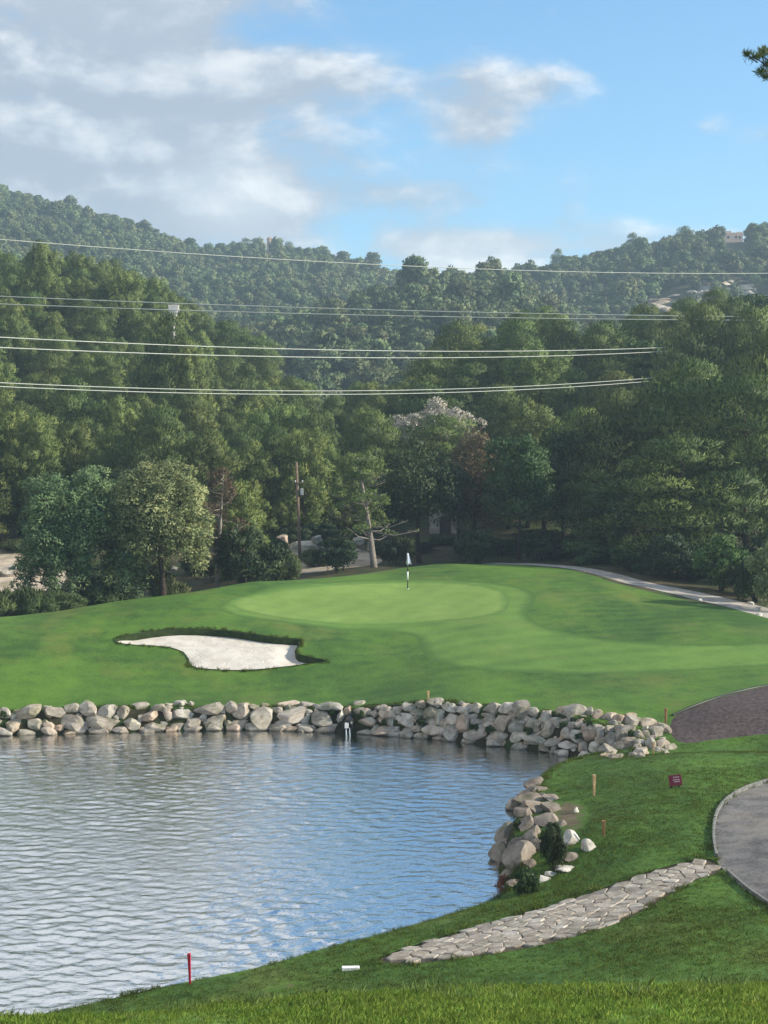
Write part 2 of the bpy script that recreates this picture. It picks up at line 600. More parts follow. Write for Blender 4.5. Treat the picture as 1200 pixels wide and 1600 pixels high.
M = {}
M['lawn'] = grass_mat('lawn_grass', (0.022, 0.064, 0.007), (0.078, 0.158, 0.016), (0.130, 0.150, 0.030), 0.55, 9.0, (0.22, 1.35, 0.10))
M['green'] = grass_mat('putting_green_grass', (0.112, 0.192, 0.034), (0.168, 0.258, 0.054), (0.185, 0.245, 0.058), 0.5, 12.0, (0.16, 0.5, 0.12), 0.25, (0.078, 0.155, 0.025), 0.8)
M['apron'] = grass_mat('fairway_grass', (0.060, 0.130, 0.018), (0.110, 0.198, 0.032), (0.135, 0.175, 0.042), 0.5, 12.0, (0.13, 1.25, 0.22), 0.35, (0.050, 0.112, 0.014), 1.0)
M['rough'] = grass_mat('rough_grass', (0.055, 0.120, 0.014), (0.150, 0.250, 0.034), (0.200, 0.210, 0.060), 0.6, 7.0, None, 0.8)


def soil_mat(name, a, b, scale=2.0, bump=0.6, c3=None, amt=0.5, collar=None):
    m, t = new_mat(name)
    p = wpos(t)
    n = t.noise(p, scale, 8.0, 0.65)
    k = t.noise(p, scale * 9, 4.0, 0.7)
    c = t.mix(t.remap(t.math('ADD', t.math('MULTIPLY', n, .6), t.math('MULTIPLY', k, .4)), 0.36, 0.64), a, b)
    if c3:
        c = t.mix(t.math('MULTIPLY', t.remap(t.noise(p, scale * 0.45, 5.0, 0.6), 0.48, 0.66), amt), c, c3)
    if collar:
        e = t.math('ADD', t.n('ShaderNodeAttribute', attribute_name='edge').outputs['Fac'], t.math('MULTIPLY', t.math('SUBTRACT', t.noise(p, 2.2, 5.0, 0.7), 0.5), 1.6))
        c = t.mix(t.remap(e, 0.1, 0.5), collar, c)
    finish(t, c, 0.9, k, bump, 0.06, 0.15)
    return m


M['scrub'] = soil_mat('scrub_soil', (0.030, 0.030, 0.016), (0.085, 0.072, 0.042), 0.8, 0.7, (0.035, 0.065, 0.018), 0.8)
M['bank_soil'] = soil_mat('damp_bank_soil', (0.018, 0.018, 0.010), (0.050, 0.043, 0.025), 1.8, 0.6, (0.025, 0.055, 0.012), 0.8)
M['soil'] = soil_mat('bare_soil', (0.085, 0.060, 0.040), (0.190, 0.145, 0.100), 1.6, 0.6, (0.07, 0.11, 0.03), 0.35, (0.065, 0.130, 0.018))
M['sandbank'] = soil_mat('pale_sandy_earth', (0.30, 0.24, 0.18), (0.52, 0.44, 0.35), 0.7, 0.5, (0.16, 0.14, 0.08), 0.6)
M['mulch'] = soil_mat('dark_bark_mulch', (0.040, 0.030, 0.030), (0.135, 0.105, 0.105), 5.0, 1.0)
M['gravel'] = soil_mat('pale_gravel', (0.26, 0.24, 0.22), (0.44, 0.41, 0.37), 1.5, 0.4, (0.17, 0.145, 0.115), 0.5)
M['asphalt'] = soil_mat('worn_asphalt', (0.075, 0.072, 0.074), (0.185, 0.175, 0.170), 1.1, 0.4, (0.24, 0.215, 0.18), 0.6)
M['lip'] = soil_mat('shade_toned_turf', (0.014, 0.026, 0.008), (0.040, 0.062, 0.018), 3.0, 0.8)  # dark green, with the shade of the lip face put into the colour
M['pathbed'] = soil_mat('path_joint_earth', (0.05, 0.043, 0.03), (0.12, 0.10, 0.075), 3.0, 0.6)


def sand_mat():
    m, t = new_mat('bunker_sand')
    p = wpos(t)
    n = t.noise(p, 1.2, 6.0, 0.6)
    rk = t.n('ShaderNodeTexWave', wave_type='BANDS', bands_direction='DIAGONAL', ins={'Scale': 2.6, 'Distortion': 3.0, 'Detail': 2.0})
    t.link(p, rk.inputs['Vector'])
    c = t.mix(t.remap(n, 0.35, 0.65), (0.46, 0.42, 0.37), (0.57, 0.53, 0.475))
    h = t.math('ADD', t.math('MULTIPLY', rk.outputs[0], 0.4), n)
    fp = t.n('ShaderNodeTexVoronoi', ins={'Vector': p, 'Scale': 2.2, 'Randomness': 1.0}).outputs['Distance']
    h = t.math('ADD', h, t.math('MULTIPLY', t.remap(fp, 0.10, 0.22), 0.5))
    finish(t, c, 0.9, h, 0.6, 0.06, 0.1)
    return m


M['sand'] = sand_mat()


def rock_mat(name, cols, moss=0.25, damp=True):
    m, t = new_mat(name)
    oi = t.n('ShaderNodeObjectInfo')
    g = t.n('ShaderNodeNewGeometry')
    oc = t.n('ShaderNodeTexCoord').outputs['Object']
    sh = t.n('ShaderNodeVectorMath', operation='ADD', ins={0: oc}).outputs[0]
    rr = t.n('ShaderNodeCombineXYZ', ins={0: t.math('MULTIPLY', oi.outputs['Random'], 40.0), 1: t.math('MULTIPLY', oi.outputs['Random'], 17.0), 2: 0.0})
    t.link(rr.outputs[0], sh.node.inputs[1])
    n = t.noise(sh, 2.2, 8.0, 0.65)
    k = t.noise(sh, 9.0, 5.0, 0.7)
    ramp = t.n('ShaderNodeValToRGB')
    t.link(oi.outputs['Random'], ramp.inputs[0])
    el_ = ramp.color_ramp.elements
    el_[0].position, el_[0].color = 0.0, (*cols[0], 1)
    el_[1].position, el_[1].color = 1.0, (*cols[-1], 1)
    for i, cc in enumerate(cols[1:-1]):
        e = el_.new((i + 1) / (len(cols) - 1))
        e.color = (*cc, 1)
    c = t.mix(t.remap(n, 0.3, 0.7), t.mix(1.0, ramp.outputs[0], (0.50, 0.47, 0.44), 'MULTIPLY'), ramp.outputs[0])
    c = t.mix(t.math('MULTIPLY', t.remap(k, 0.55, 0.75), 0.5), c, tuple(min(1, v * 1.25 + .06) for v in cols[1]))
    up = t.n('ShaderNodeSeparateXYZ', ins={0: g.outputs['Position']}).outputs[2]
    if moss:
        mm = t.math('MULTIPLY', t.remap(t.noise(g.outputs['Position'], 1.1, 5.0, 0.6), 0.52, 0.66), moss)
        c = t.mix(mm, c, (0.045, 0.075, 0.020))
    if damp:                                         # tide mark: stones wetted by the pond
        wet = t.remap(t.math('ADD', up, t.math('MULTIPLY', k, 0.12)), 0.20, 0.07)
        c = t.mix(t.math('MULTIPLY', wet, 0.7), c, (0.055, 0.048, 0.036))
    hh = t.math('ADD', n, t.math('MULTIPLY', k, 0.4))
    finish(t, c, 0.85, hh, 0.6, 0.08, 0.2)
    return m


M['rock'] = rock_mat('limestone_boulder', ((0.38, 0.32, 0.25), (0.48, 0.44, 0.37), (0.33, 0.31, 0.275), (0.56, 0.52, 0.46), (0.46, 0.35, 0.27), (0.40, 0.365, 0.31), (0.30, 0.27, 0.23)), 0.45)
M['rock_dark'] = rock_mat('shaded_brown_boulder', ((0.24, 0.20, 0.16), (0.30, 0.26, 0.22), (0.20, 0.175, 0.15)), 0.5)  # darker brown copy of the boulder rock, shadow mixed into its colours
M['rock_white'] = rock_mat('white_limestone', ((0.60, 0.57, 0.53), (0.66, 0.64, 0.60), (0.55, 0.52, 0.48)), 0.2, False)
M['paving'] = rock_mat('paving_stone', ((0.36, 0.32, 0.27), (0.49, 0.445, 0.39), (0.30, 0.27, 0.235), (0.42, 0.37, 0.31), (0.53, 0.49, 0.44)), 0.2, False)
M['kerb'] = plain('kerb_concrete', (0.17, 0.17, 0.158), 0.9, 0.25, 5.0, 0.2, 0, 0.3)
M['white_paint'] = plain('white_paint', (0.75, 0.76, 0.78), 0.5, 0.05)
M['black_paint'] = plain('black_paint', (0.02, 0.025, 0.02), 0.5)
M['flag_cloth'] = plain('pale_blue_white_cloth', (0.66, 0.70, 0.86), 0.8, 0.08, 20)
M['red_paint'] = plain('red_paint', (0.42, 0.02, 0.05), 0.5, 0.2, 14)
M['stake_wood'] = plain('weathered_orange_wood', (0.34, 0.17, 0.08), 0.8, 0.25, 12)
M['stake_tan'] = plain('weathered_tan_wood', (0.36, 0.25, 0.13), 0.8, 0.25, 12)
M['sign_red'] = plain('maroon_sign_board', (0.16, 0.012, 0.030), 0.45, 0.15, 9)
M['sign_pale'] = plain('faded_sign_lettering', (0.50, 0.36, 0.42), 0.6, 0.1)
M['pole_wood'] = plain('weathered_pole_wood', (0.17, 0.12, 0.085), 0.85, 0.3, 4)
M['steel'] = plain('grey_steel', (0.40, 0.41, 0.42), 0.5, 0.1, 6, 0.5, 0.3)
M['concrete'] = plain('pale_concrete', (0.62, 0.58, 0.54), 0.85, 0.12, 3, 0.2, 0, 0.3)
M['hut'] = plain('stained_concrete', (0.30, 0.27, 0.235), 0.9, 0.3, 2.0, 0.2, 0, 0.4)
M['wire'] = plain('aluminium_wire', (0.38, 0.40, 0.36), 0.5, 0.08, 1, 0.4)
M['rubber'] = plain('black_plastic', (0.012, 0.012, 0.014), 0.4)
M['stone_house'] = plain('pinkish_rubble_stone', (0.46, 0.34, 0.28), 0.9, 0.25, 2.0, 0.1, 0, 0.5)
M['house_dark'] = plain('dark_opening', (0.03, 0.028, 0.026), 0.7)
M['roof_tile'] = plain('faded_clay_tile', (0.34, 0.20, 0.13), 0.85, 0.3, 4)
M['bark'] = plain('pine_bark', (0.085, 0.060, 0.045), 0.95, 0.4, 5.0, 0.1, 0, 0.8)
M['bark_pale'] = plain('bleached_dead_wood', (0.21, 0.185, 0.16), 0.9, 0.3, 5.0, 0.1, 0, 0.6)
M['bark_dark'] = plain('dark_bark', (0.045, 0.035, 0.028), 0.95, 0.4, 5.0, 0.1, 0, 0.8)


def leaf_mat(name, cols, obj_var=0.25, transl=0.22, hue=0.025):
    """foliage: three greens by the per-spray tint, shifted from plant to plant"""
    m, t = new_mat(name)
    a = t.n('ShaderNodeAttribute', attribute_name='tint')
    oi = t.n('ShaderNodeObjectInfo')
    r = t.n('ShaderNodeValToRGB')
    t.link(a.outputs['Fac'], r.inputs[0])
    e = r.color_ramp.elements
    e[0].position, e[0].color = 0.0, (*cols[0], 1)
    e[1].position, e[1].color = 1.0, (*cols[2], 1)
    mid = e.new(0.5)
    mid.color = (*cols[1], 1)
    rnd = oi.outputs['Random']
    rnd2 = t.math('FRACT', t.math('MULTIPLY', rnd, 7.31))
    hs = t.n('ShaderNodeHueSaturation', ins={'Color': r.outputs[0], 'Hue': t.math('ADD', 0.5 - hue, t.math('MULTIPLY', rnd, 2 * hue)),
                                              'Value': t.math('ADD', 1.0 - obj_var, t.math('MULTIPLY', rnd2, 2 * obj_var)), 'Saturation': 1.0})
    b = finish(t, hs.outputs[0], 0.6, None, spec=0.25, trans=(hs.outputs[0], transl))
    return m


M['pine'] = leaf_mat('aleppo_pine_needles', ((0.062, 0.098, 0.026), (0.122, 0.172, 0.046), (0.200, 0.240, 0.068)), 0.22, 0.22, 0.012)
M['pine_dark'] = leaf_mat('dark_pine_needles', ((0.040, 0.070, 0.020), (0.086, 0.132, 0.036), (0.180, 0.215, 0.056)), 0.22, 0.22, 0.015)
M['pine_far'] = leaf_mat('distant_pine_needles', ((0.050, 0.076, 0.032), (0.105, 0.138, 0.055), (0.185, 0.210, 0.085)), 0.38, 0.15, 0.035)
M['oak'] = leaf_mat('evergreen_oak_leaves', ((0.015, 0.032, 0.012), (0.030, 0.055, 0.020), (0.060, 0.090, 0.030)), 0.15)
M['bushleaf'] = leaf_mat('shrub_leaves', ((0.022, 0.050, 0.014), (0.045, 0.090, 0.025), (0.085, 0.140, 0.040)), 0.3)
M['bright'] = leaf_mat('bright_green_leaves', ((0.035, 0.085, 0.022), (0.065, 0.145, 0.036), (0.110, 0.210, 0.055)), 0.1)
M['silver'] = leaf_mat('silvery_yellow_leaves', ((0.085, 0.125, 0.052), (0.185, 0.240, 0.100), (0.33, 0.37, 0.17)), 0.05)
M['pepper'] = leaf_mat('blue_green_leaves', ((0.065, 0.110, 0.046), (0.140, 0.205, 0.088), (0.26, 0.32, 0.145)), 0.05)
M['brown'] = leaf_mat('browned_needles', ((0.060, 0.045, 0.026), (0.110, 0.075, 0.045), (0.160, 0.110, 0.065)), 0.2)
M['palebloom'] = leaf_mat('pale_grey_seed_heads', ((0.22, 0.20, 0.17), (0.33, 0.31, 0.26), (0.46, 0.43, 0.37)), 0.1)
M['blade'] = leaf_mat('grass_blades', ((0.12, 0.22, 0.024), (0.23, 0.36, 0.045), (0.36, 0.45, 0.095)), 0.2, 0.35, 0.02)
M['mown'] = leaf_mat('mown_grass_blades', ((0.052, 0.098, 0.010), (0.104, 0.160, 0.018), (0.180, 0.198, 0.038)), 0.15, 0.3, 0.02)
M['weed'] = leaf_mat('pale_weed_leaves', ((0.12, 0.20, 0.05), (0.22, 0.32, 0.09), (0.36, 0.44, 0.17)), 0.25, 0.35, 0.02)
M['redleaf'] = leaf_mat('reddish_dry_leaves', ((0.10, 0.022, 0.018), (0.19, 0.045, 0.032), (0.26, 0.09, 0.05)), 0.1)
M['reed'] = leaf_mat('rough_weed_leaves', ((0.030, 0.052, 0.018), (0.062, 0.092, 0.030), (0.125, 0.150, 0.052)), 0.25)


def water_mat():
    m, t = new_mat('rippled_pond_water')
    p = wpos(t)
    b = t.noise(t.scale(t.n('ShaderNodeMapping', ins={'Vector': p, 'Rotation': (0, 0, -0.25)}).outputs[0], (1.0, 1.8, 1.0)), 6.0, 2.0, 0.5, 0.4)
    bs = finish(t, (0.012, 0.020, 0.017), 0.05, b, 0.5, 0.03, 0.5)
    bs.inputs['IOR'].default_value = 20.0
    return m


M['water'] = water_mat()

# ------------------------------------------------------------------ near ground: one triangulated sheet, split by what covers it
BUNKER = ground_poly(((176, 1003), (190, 995), (225, 988), (270, 983), (315, 983), (360, 986), (400, 992), (440, 998), (474, 999), (468, 1008), (459, 1022), (488, 1029), (516, 1034),
                      (490, 1037), (437, 1044), (385, 1048), (343, 1048), (297, 1043), (295, 1033), (288, 1021), (272, 1013), (245, 1010), (203, 1008)), 1, 0.35)
GREEN = ground_poly(((352, 945), (372, 932), (430, 921), (520, 912), (620, 908), (700, 909), (760, 915), (795, 926), (797, 945), (788, 958), (740, 967), (680, 972), (600, 976),
                     (520, 976), (450, 968), (390, 957)), 2, 0.5)
APRON = ground_poly(((330, 946), (360, 962), (450, 975), (520, 983), (600, 986), (652, 992), (655, 1012), (668, 1032), (720, 1046), (850, 1054), (1000, 1053), (1100, 1047),
                     (1215, 1040), (1420, 1030), (1420, 1004), (1200, 1006), (1080, 1007), (980, 1003), (900, 993), (845, 978), (822, 960), (836, 940), (838, 926), (800, 913), (700, 904),
                     (600, 904), (480, 910), (390, 925)), 2, 0.5)
MULCH = ground_poly(((1052, 1120), (1075, 1109), (1110, 1096), (1150, 1083), (1200, 1072), (1400, 1050), (1400, 1125), (1200, 1146), (1120, 1156), (1075, 1163), (1054, 1158), (1045, 1140)), 1, 0.5)
CART = ground_poly(((1400, 1190), (1200, 1222), (1170, 1230), (1137, 1248), (1119, 1270), (1114, 1300), (1117, 1338), (1135, 1365), (1165, 1390), (1200, 1414), (1300, 1480), (1500, 1490), (1500, 1200)), 1, 0.4)
PATH = ground_poly(((578, 1501), (640, 1478), (720, 1455), (800, 1432), (880, 1408), (950, 1385), (1020, 1360), (1080, 1343), (1116, 1341), (1134, 1363), (1080, 1379), (1010, 1420), (950, 1450),
                    (880, 1470), (800, 1487), (700, 1500), (630, 1508)), 1, 0.4)
SOIL = ground_poly(((852, 1264), (880, 1250), (915, 1254), (926, 1278), (912, 1300), (886, 1306), (862, 1292)), 2, 0.4)
STREAK = ground_poly(((380, 1556), (410, 1547), (450, 1538), (478, 1534), (470, 1541), (440, 1549), (410, 1557)), 1, 0.3)
_tr = [at(*q)[:2] for q in ((760, 880, 131), (830, 883, 126.5), (900, 888, 122.5), (950, 898, 118), (1000, 911, 114), (1050, 922, 111), (1100, 933, 108.3), (1165, 949, 104.2), (1260, 975, 99), (1500, 1010, 95))]
_tr = chaikin(np.array(_tr), 2, False)
_tn = np.gradient(_tr, axis=0)
_tn = np.stack([-_tn[:, 1], _tn[:, 0]], 1) / np.linalg.norm(_tn, axis=1)[:, None]
_hw = np.interp(np.linspace(0, 1, len(_tr)), [0, .3, 1], [1.0, 1.3, 2.0])[:, None]
TRACK = resample(np.vstack([_tr + _tn * _hw, (_tr - _tn * _hw)[::-1]]), 0.6)
_back = [at(px, 900, D)[:2] for px, D in ((1500, 96), (1260, 98.5), (1160, 102), (1050, 106.5), (960, 112), (900, 119), (830, 124.3), (760, 127.5), (700, 126.5), (640, 123.5), (540, 118), (400, 112.5), (300, 107.5),
                                          (180, 103.5), (60, 100), (-150, 98.5), (-500, 98))]
BACK = resample(chaikin(np.array(_back), 2, False), 0.7, False)
TURF = np.vstack([BACK, np.array([(-75.0, 98), (-75, -24), (75, -24), (75, 94)])])
ROUGH = np.array([(-40.0, -22), (40, -22), (40, 30.5), (14, 31.5), (0, 32.5), (-6, 33.5), (-40, 34)])
SANDB = np.array([at(px, 880, D)[:2] for px, D in ((-200, 128), (0, 127), (90, 129), (110, 135), (80, 142), (0, 146), (-200, 146))])
SANDB2 = np.array([at(px, 880, D)[:2] for px, D in ((395, 131), (480, 127), (560, 128), (600, 133), (590, 141), (520, 149), (430, 148), (390, 140))])
SANDB3 = np.array([at(px, 880, D)[:2] for px, D in ((200, 108), (300, 110.5), (345, 112), (350, 117), (290, 116), (200, 113))])


def offset_shore(d):
    p = SHORE
    t_ = np.roll(p, -1, 0) - np.roll(p, 1, 0)
    nn = np.stack([t_[:, 1], -t_[:, 0]], 1) / np.linalg.norm(t_, axis=1)[:, None]
    c = p + nn * 0.05
    s = np.where(inside(SHORE, c[:, 0], c[:, 1]), -1.0, 1.0)[:, None]
    return resample(p + nn * s * d, 0.6)


BANKTOP = offset_shore(0.72)
WATERIN = offset_shore(-0.55)

pts, edges = [], []


def add_line(poly, closed=True):
    o = len(pts)
    pts.extend([Vector((float(a), float(b))) for a, b in poly])
    n_ = len(poly)
    for i in range(n_ if closed else n_ - 1):
        edges.append((o + i, o + (i + 1) % n_))


for pl in (BUNKER, GREEN, APRON, MULCH, CART, PATH, SOIL, STREAK, TRACK, BANKTOP, WATERIN, resample(ROUGH, 1.5), chaikin(SANDB, 1), chaikin(SANDB2, 1), chaikin(SANDB3, 1)):
    add_line(pl)
add_line(BACK, False)


def grid(x0, x1, y0, y1, s):
    gx, gy = np.meshgrid(np.arange(x0, x1, s), np.arange(y0, y1, s))
    gx = gx + (np.arange(gx.shape[0]) % 2)[:, None] * s * 0.5
    return np.stack([gx.ravel(), gy.ravel()], 1)


g_all = [grid(-34, 40, 74, 130, 0.6), grid(-18, 26, 36, 74, 0.5), grid(-14, 14, 14, 36, 0.4)]
gc = grid(-76, 76, -24, 152, 2.0)
keep = ~(((gc[:, 0] > -35) & (gc[:, 0] < 41) & (gc[:, 1] > 73) & (gc[:, 1] < 131)) | ((gc[:, 0] > -19) & (gc[:, 0] < 27) & (gc[:, 1] > 35) & (gc[:, 1] < 75)) |
         ((gc[:, 0] > -15) & (gc[:, 0] < 15) & (gc[:, 1] > 13) & (gc[:, 1] < 37)))
g_all.append(gc[keep])
gp = np.vstack(g_all)
deep = inside(WATERIN, gp[:, 0], gp[:, 1]) & (np.arange(len(gp)) % 7 != 0)
gp = gp[~deep]
pts.extend([Vector((float(a), float(b))) for a, b in gp])
cv, ce, cf, *_ = delaunay_2d_cdt(pts, edges, [], 0, 1e-4)
V2 = np.array([(v.x, v.y) for v in cv])
F = np.array([f for f in cf if len(f) == 3], np.int64)
cen = V2[F].mean(1)
Zl = land(V2[:, 0], V2[:, 1])
Zl = Zl + 0.03 * vnoise(V2[:, 0], V2[:, 1], 1.7, 5) * (Zl > 0.3)
cx, cy = cen[:, 0], cen[:, 1]
cls = np.full(len(F), 'rough_ground', dtype=object)
turf = inside(TURF, cx, cy)
cls[turf] = 'lawn'
cls[turf & inside(ROUGH, cx, cy)] = 'rough_grass_bank'
for nm, pl in (('sandy_bank', SANDB), ('rocky_bank', SANDB2), ('sandy_strip', SANDB3)):
    cls[inside(chaikin(pl, 1), cx, cy)] = nm
cls[inside(APRON, cx, cy)] = 'fairway'
cls[inside(GREEN, cx, cy)] = 'putting_green'
cls[inside(BUNKER, cx, cy)] = 'bunker'
cls[inside(MULCH, cx, cy)] = 'mulch_slope'
cls[inside(CART, cx, cy)] = 'cart_road'
cls[inside(PATH, cx, cy)] = 'stone_path'
cls[inside(SOIL, cx, cy) | inside(STREAK, cx, cy)] = 'soil_patch'
cls[inside(TRACK, cx, cy)] = 'gravel_track'
cls[inside(BANKTOP, cx, cy)] = 'pond_bed'
A2 = V2[F]
area = np.abs((A2[:, 1, 0] - A2[:, 0, 0]) * (A2[:, 2, 1] - A2[:, 0, 1]) - (A2[:, 2, 0] - A2[:, 0, 0]) * (A2[:, 1, 1] - A2[:, 0, 1]))
okf = area > 1e-6
area_sign = (A2[:, 1, 0] - A2[:, 0, 0]) * (A2[:, 2, 1] - A2[:, 0, 1]) - (A2[:, 2, 0] - A2[:, 0, 0]) * (A2[:, 1, 1] - A2[:, 0, 1])
F[area_sign < 0] = F[area_sign < 0][:, ::-1]
# bunker floor sits below its rim: deep under the back lip and under the grass tongue, nearly flush in front
_bz = np.array([project(*p_, land1(*p_)) for p_ in BUNKER])


def bunker_depth(x, y):
    x, y = np.atleast_1d(x), np.atleast_1d(y)
    pp = np.array([project(a, b, c) for a, b, c in zip(x, y, land(x, y))])
    d = 0.10 + 0.30 * sstep((1012 - pp[:, 1]) / 14.0) * sstep((pp[:, 0] - 176) / 40)
    d = np.maximum(d, 0.40 * sstep((pp[:, 0] - 425) / 30) * sstep((1040 - pp[:, 1]) / 8) * sstep((525 - pp[:, 0]) / 30))
    d = np.maximum(d, 0.28 * np.exp(-(((pp[:, 0] - 290) / 18) ** 2 + ((pp[:, 1] - 1028) / 14) ** 2)))
    return d


SPEC = {
    'lawn': ('lawn', 'mown green grass banks around the pond', 'lawn', None),
    'rough_grass_bank': ('rough', 'bright rough grass slope closest to the viewer', 'grass slope', None),
    'rough_ground': ('scrub', 'brown scrubby earth under the trees behind the green', 'ground', None),
    'sandy_bank': ('sandbank', 'pale sandy earth bank behind the dark round tree', 'sand bank', None),
    'rocky_bank': ('sandbank', 'pale rocky bank below the wooden utility pole', 'earth bank', None),
    'sandy_strip': ('sandbank', 'pale earth strip along the foot of the mound', 'earth strip', None),
    'fairway': ('apron', 'lighter mown fairway apron sweeping round the putting green', 'fairway', None),
    'putting_green': ('green', 'smooth pale putting green with the flagstick', 'putting green', None),
    'bunker': ('sand', 'white sand bunker cut into the grass bank', 'bunker', None),
    'mulch_slope': ('mulch', 'dark purplish mulch slope at the end of the stone wall', 'mulch bed', None),
    'cart_road': ('asphalt', 'worn grey asphalt cart road with a kerb', 'road', None),
    'stone_path': ('pathbed', 'crazy paved stone path crossing the lawn to the cart road', 'path', None),
    'soil_patch': ('soil', 'bare brown soil worn through the grass', 'soil', None),
    'gravel_track': ('gravel', 'pale gravel track curving behind the green under the trees', 'track', None),
    'pond_bed': ('bank_soil', 'dark damp earth bed and edge of the pond', 'pond bed', None),
}
SHEET = {}
for nm, (mk, lab, cat, grp) in SPEC.items():
    sel = (cls == nm) & okf
    if not sel.any():
        continue
    ff = F[sel]
    ids, inv = np.unique(ff.ravel(), return_inverse=True)
    vv = np.column_stack([V2[ids], Zl[ids]])
    if nm == 'bunker':
        vv[:, 2] -= bunker_depth(vv[:, 0], vv[:, 1])
    if nm == 'stone_path':
        vv[:, 2] -= 0.03
    if nm == 'gravel_track':
        vv[:, 2] -= 0.02
    o = obj(nm, mesh_np(nm, vv, inv.reshape(-1, 3), M[mk]))
    if nm in ('fairway', 'putting_green', 'soil_patch'):
        a_ = o.data.attributes.new('edge', 'FLOAT', 'POINT')
        ed_ = edge_dist({'putting_green': GREEN, 'fairway': APRON, 'soil_patch': SOIL}[nm], vv[:, 0], vv[:, 1])
        if nm == 'soil_patch':
            ed_ = np.minimum(ed_, edge_dist(STREAK, vv[:, 0], vv[:, 1]) * 2)
        a_.data.foreach_set('value', ed_.astype(np.float32))
    tag(o, lab, cat, grp, 'structure')
    SHEET[nm] = o
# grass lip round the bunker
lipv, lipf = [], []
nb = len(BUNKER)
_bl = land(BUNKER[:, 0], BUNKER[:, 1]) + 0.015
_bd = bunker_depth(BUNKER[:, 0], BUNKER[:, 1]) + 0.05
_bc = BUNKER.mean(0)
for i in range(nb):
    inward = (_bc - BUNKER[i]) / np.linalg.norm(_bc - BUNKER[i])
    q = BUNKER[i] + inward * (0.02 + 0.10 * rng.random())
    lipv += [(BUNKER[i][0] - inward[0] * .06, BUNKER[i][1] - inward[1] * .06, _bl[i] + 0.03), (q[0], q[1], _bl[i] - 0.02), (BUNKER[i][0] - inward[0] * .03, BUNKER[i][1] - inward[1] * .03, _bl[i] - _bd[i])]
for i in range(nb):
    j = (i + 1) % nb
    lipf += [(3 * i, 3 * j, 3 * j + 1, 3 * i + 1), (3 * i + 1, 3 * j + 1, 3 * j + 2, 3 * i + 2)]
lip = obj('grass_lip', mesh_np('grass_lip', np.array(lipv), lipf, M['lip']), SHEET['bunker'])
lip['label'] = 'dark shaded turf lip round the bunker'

# wide ground sheet to the horizon (lies under the near sheets)
def spaced(a, b, d0, d1, c):
    """coordinates from a to b, spacing d0 near c growing to d1 far away"""
    out = [a]
    while out[-1] < b:
        out.append(out[-1] + d0 + (d1 - d0) * min(1.0, (abs(out[-1] - c) / (b - a) * 2.2) ** 1.3))
    return np.array(out)


gx = spaced(-2600, 2600, 5, 160, 0)
gy = np.concatenate([np.arange(-320, 120, 20.0), np.arange(120, 420, 4.0), np.arange(420, 1000, 9.0), np.arange(1000, 3800, 120.0)])
GX, GY = np.meshgrid(gx, gy)
gz = land(GX.ravel(), GY.ravel())
und = (np.abs(GX.ravel()) < 80) & (GY.ravel() < 156) & (GY.ravel() > -30)
gz = np.where(und, np.minimum(gz, 6.0) - 3.5 * (1 - sstep((GY.ravel() - 144) / 12)) - 0.0, gz)
n0, n1 = GX.shape
ii = (np.arange(n0 - 1)[:, None] * n1 + np.arange(n1 - 1)[None, :]).ravel()
gf = np.stack([ii, ii + 1, ii + n1 + 1, ii + n1], 1)
ground = obj('ground', mesh_np('ground', np.column_stack([GX.ravel(), GY.ravel(), gz]), gf, M['scrub']))
tag(ground, 'brown earth of the valley and the wooded hills', 'ground', None, 'structure')

# water: a rippled sheet, fine where the picture looks, coarse beyond
wx = np.concatenate([np.arange(-60, -18.5, 1.5), np.arange(-18.5, 13.5, 0.095)])
wy = [36.0]
while wy[-1] < 84:
    wy.append(wy[-1] + 0.075 + 0.085 * max(0, (wy[-1] - 40) / 40))
wy = np.array(wy)
WX, WY = np.meshgrid(wx, wy)
xx, yy = WX.ravel(), WY.ravel()
rw = np.random.default_rng(31)
wz = np.zeros(len(xx))
for k in range(26):
    lam = 0.28 * 1.05 ** k * rw.uniform(.8, 1.2)
    ang = rw.normal() * 0.6 + 0.12
    kx, ky = math.sin(ang) * 6.283 / lam, math.cos(ang) * 6.283 / lam
    wz += 0.0036 * lam ** 0.9 * np.sin(kx * xx + ky * yy + rw.uniform(0, 6.28) + 2.2 * vnoise(xx, yy, lam * 1.7, k + 40))
for lx, ly, am, sdn in ((1.4, .60, .008, 71), (.75, .34, .0095, 72), (.45, .23, .0080, 73), (.30, .17, .0060, 74)):
    ca, sa = math.cos(.10 * sdn), math.sin(.02 * (sdn - 72.5) * 6)
    wq = vnoise(xx, yy, 1.6 * lx, sdn + 9)
    rot_ = {71: .22, 72: -.30, 73: .42, 74: -.12}[sdn]
    xr, yr_ = xx * math.cos(rot_) + yy * math.sin(rot_) + .55 * lx * wq, yy * math.cos(rot_) - xx * math.sin(rot_) + .9 * ly * vnoise(xx, yy, 2.1 * lx, sdn + 19)
    wz += am * vnoise(xr / lx, yr_ / ly, 1.0, sdn)
gust = 0.88 + 0.50 * vnoise(xx, yy, 8.0, 61) + 0.25 * vnoise(xx, yy, 3.0, 62)
sdw = shore_sd(xx, yy)
wz *= gust * np.where(yy > 60, sstep((0.2 - sdw) / 5.0) * 0.72 + 0.28, 1.0)
n0, n1 = WX.shape
ii = (np.arange(n0 - 1)[:, None] * n1 + np.arange(n1 - 1)[None, :]).ravel()
wf = np.stack([ii, ii + 1, ii + n1 + 1, ii + n1], 1)
wf = wf[(sdw[wf] < 0.6).any(1)]
ids, inv = np.unique(wf.ravel(), return_inverse=True)
water = obj('water', mesh_np('water', np.column_stack([xx, yy, wz])[ids], inv.reshape(-1, 4), M['water']))
tag(water, 'rippled pond reflecting cloud and blue sky', 'pond', None, 'structure')

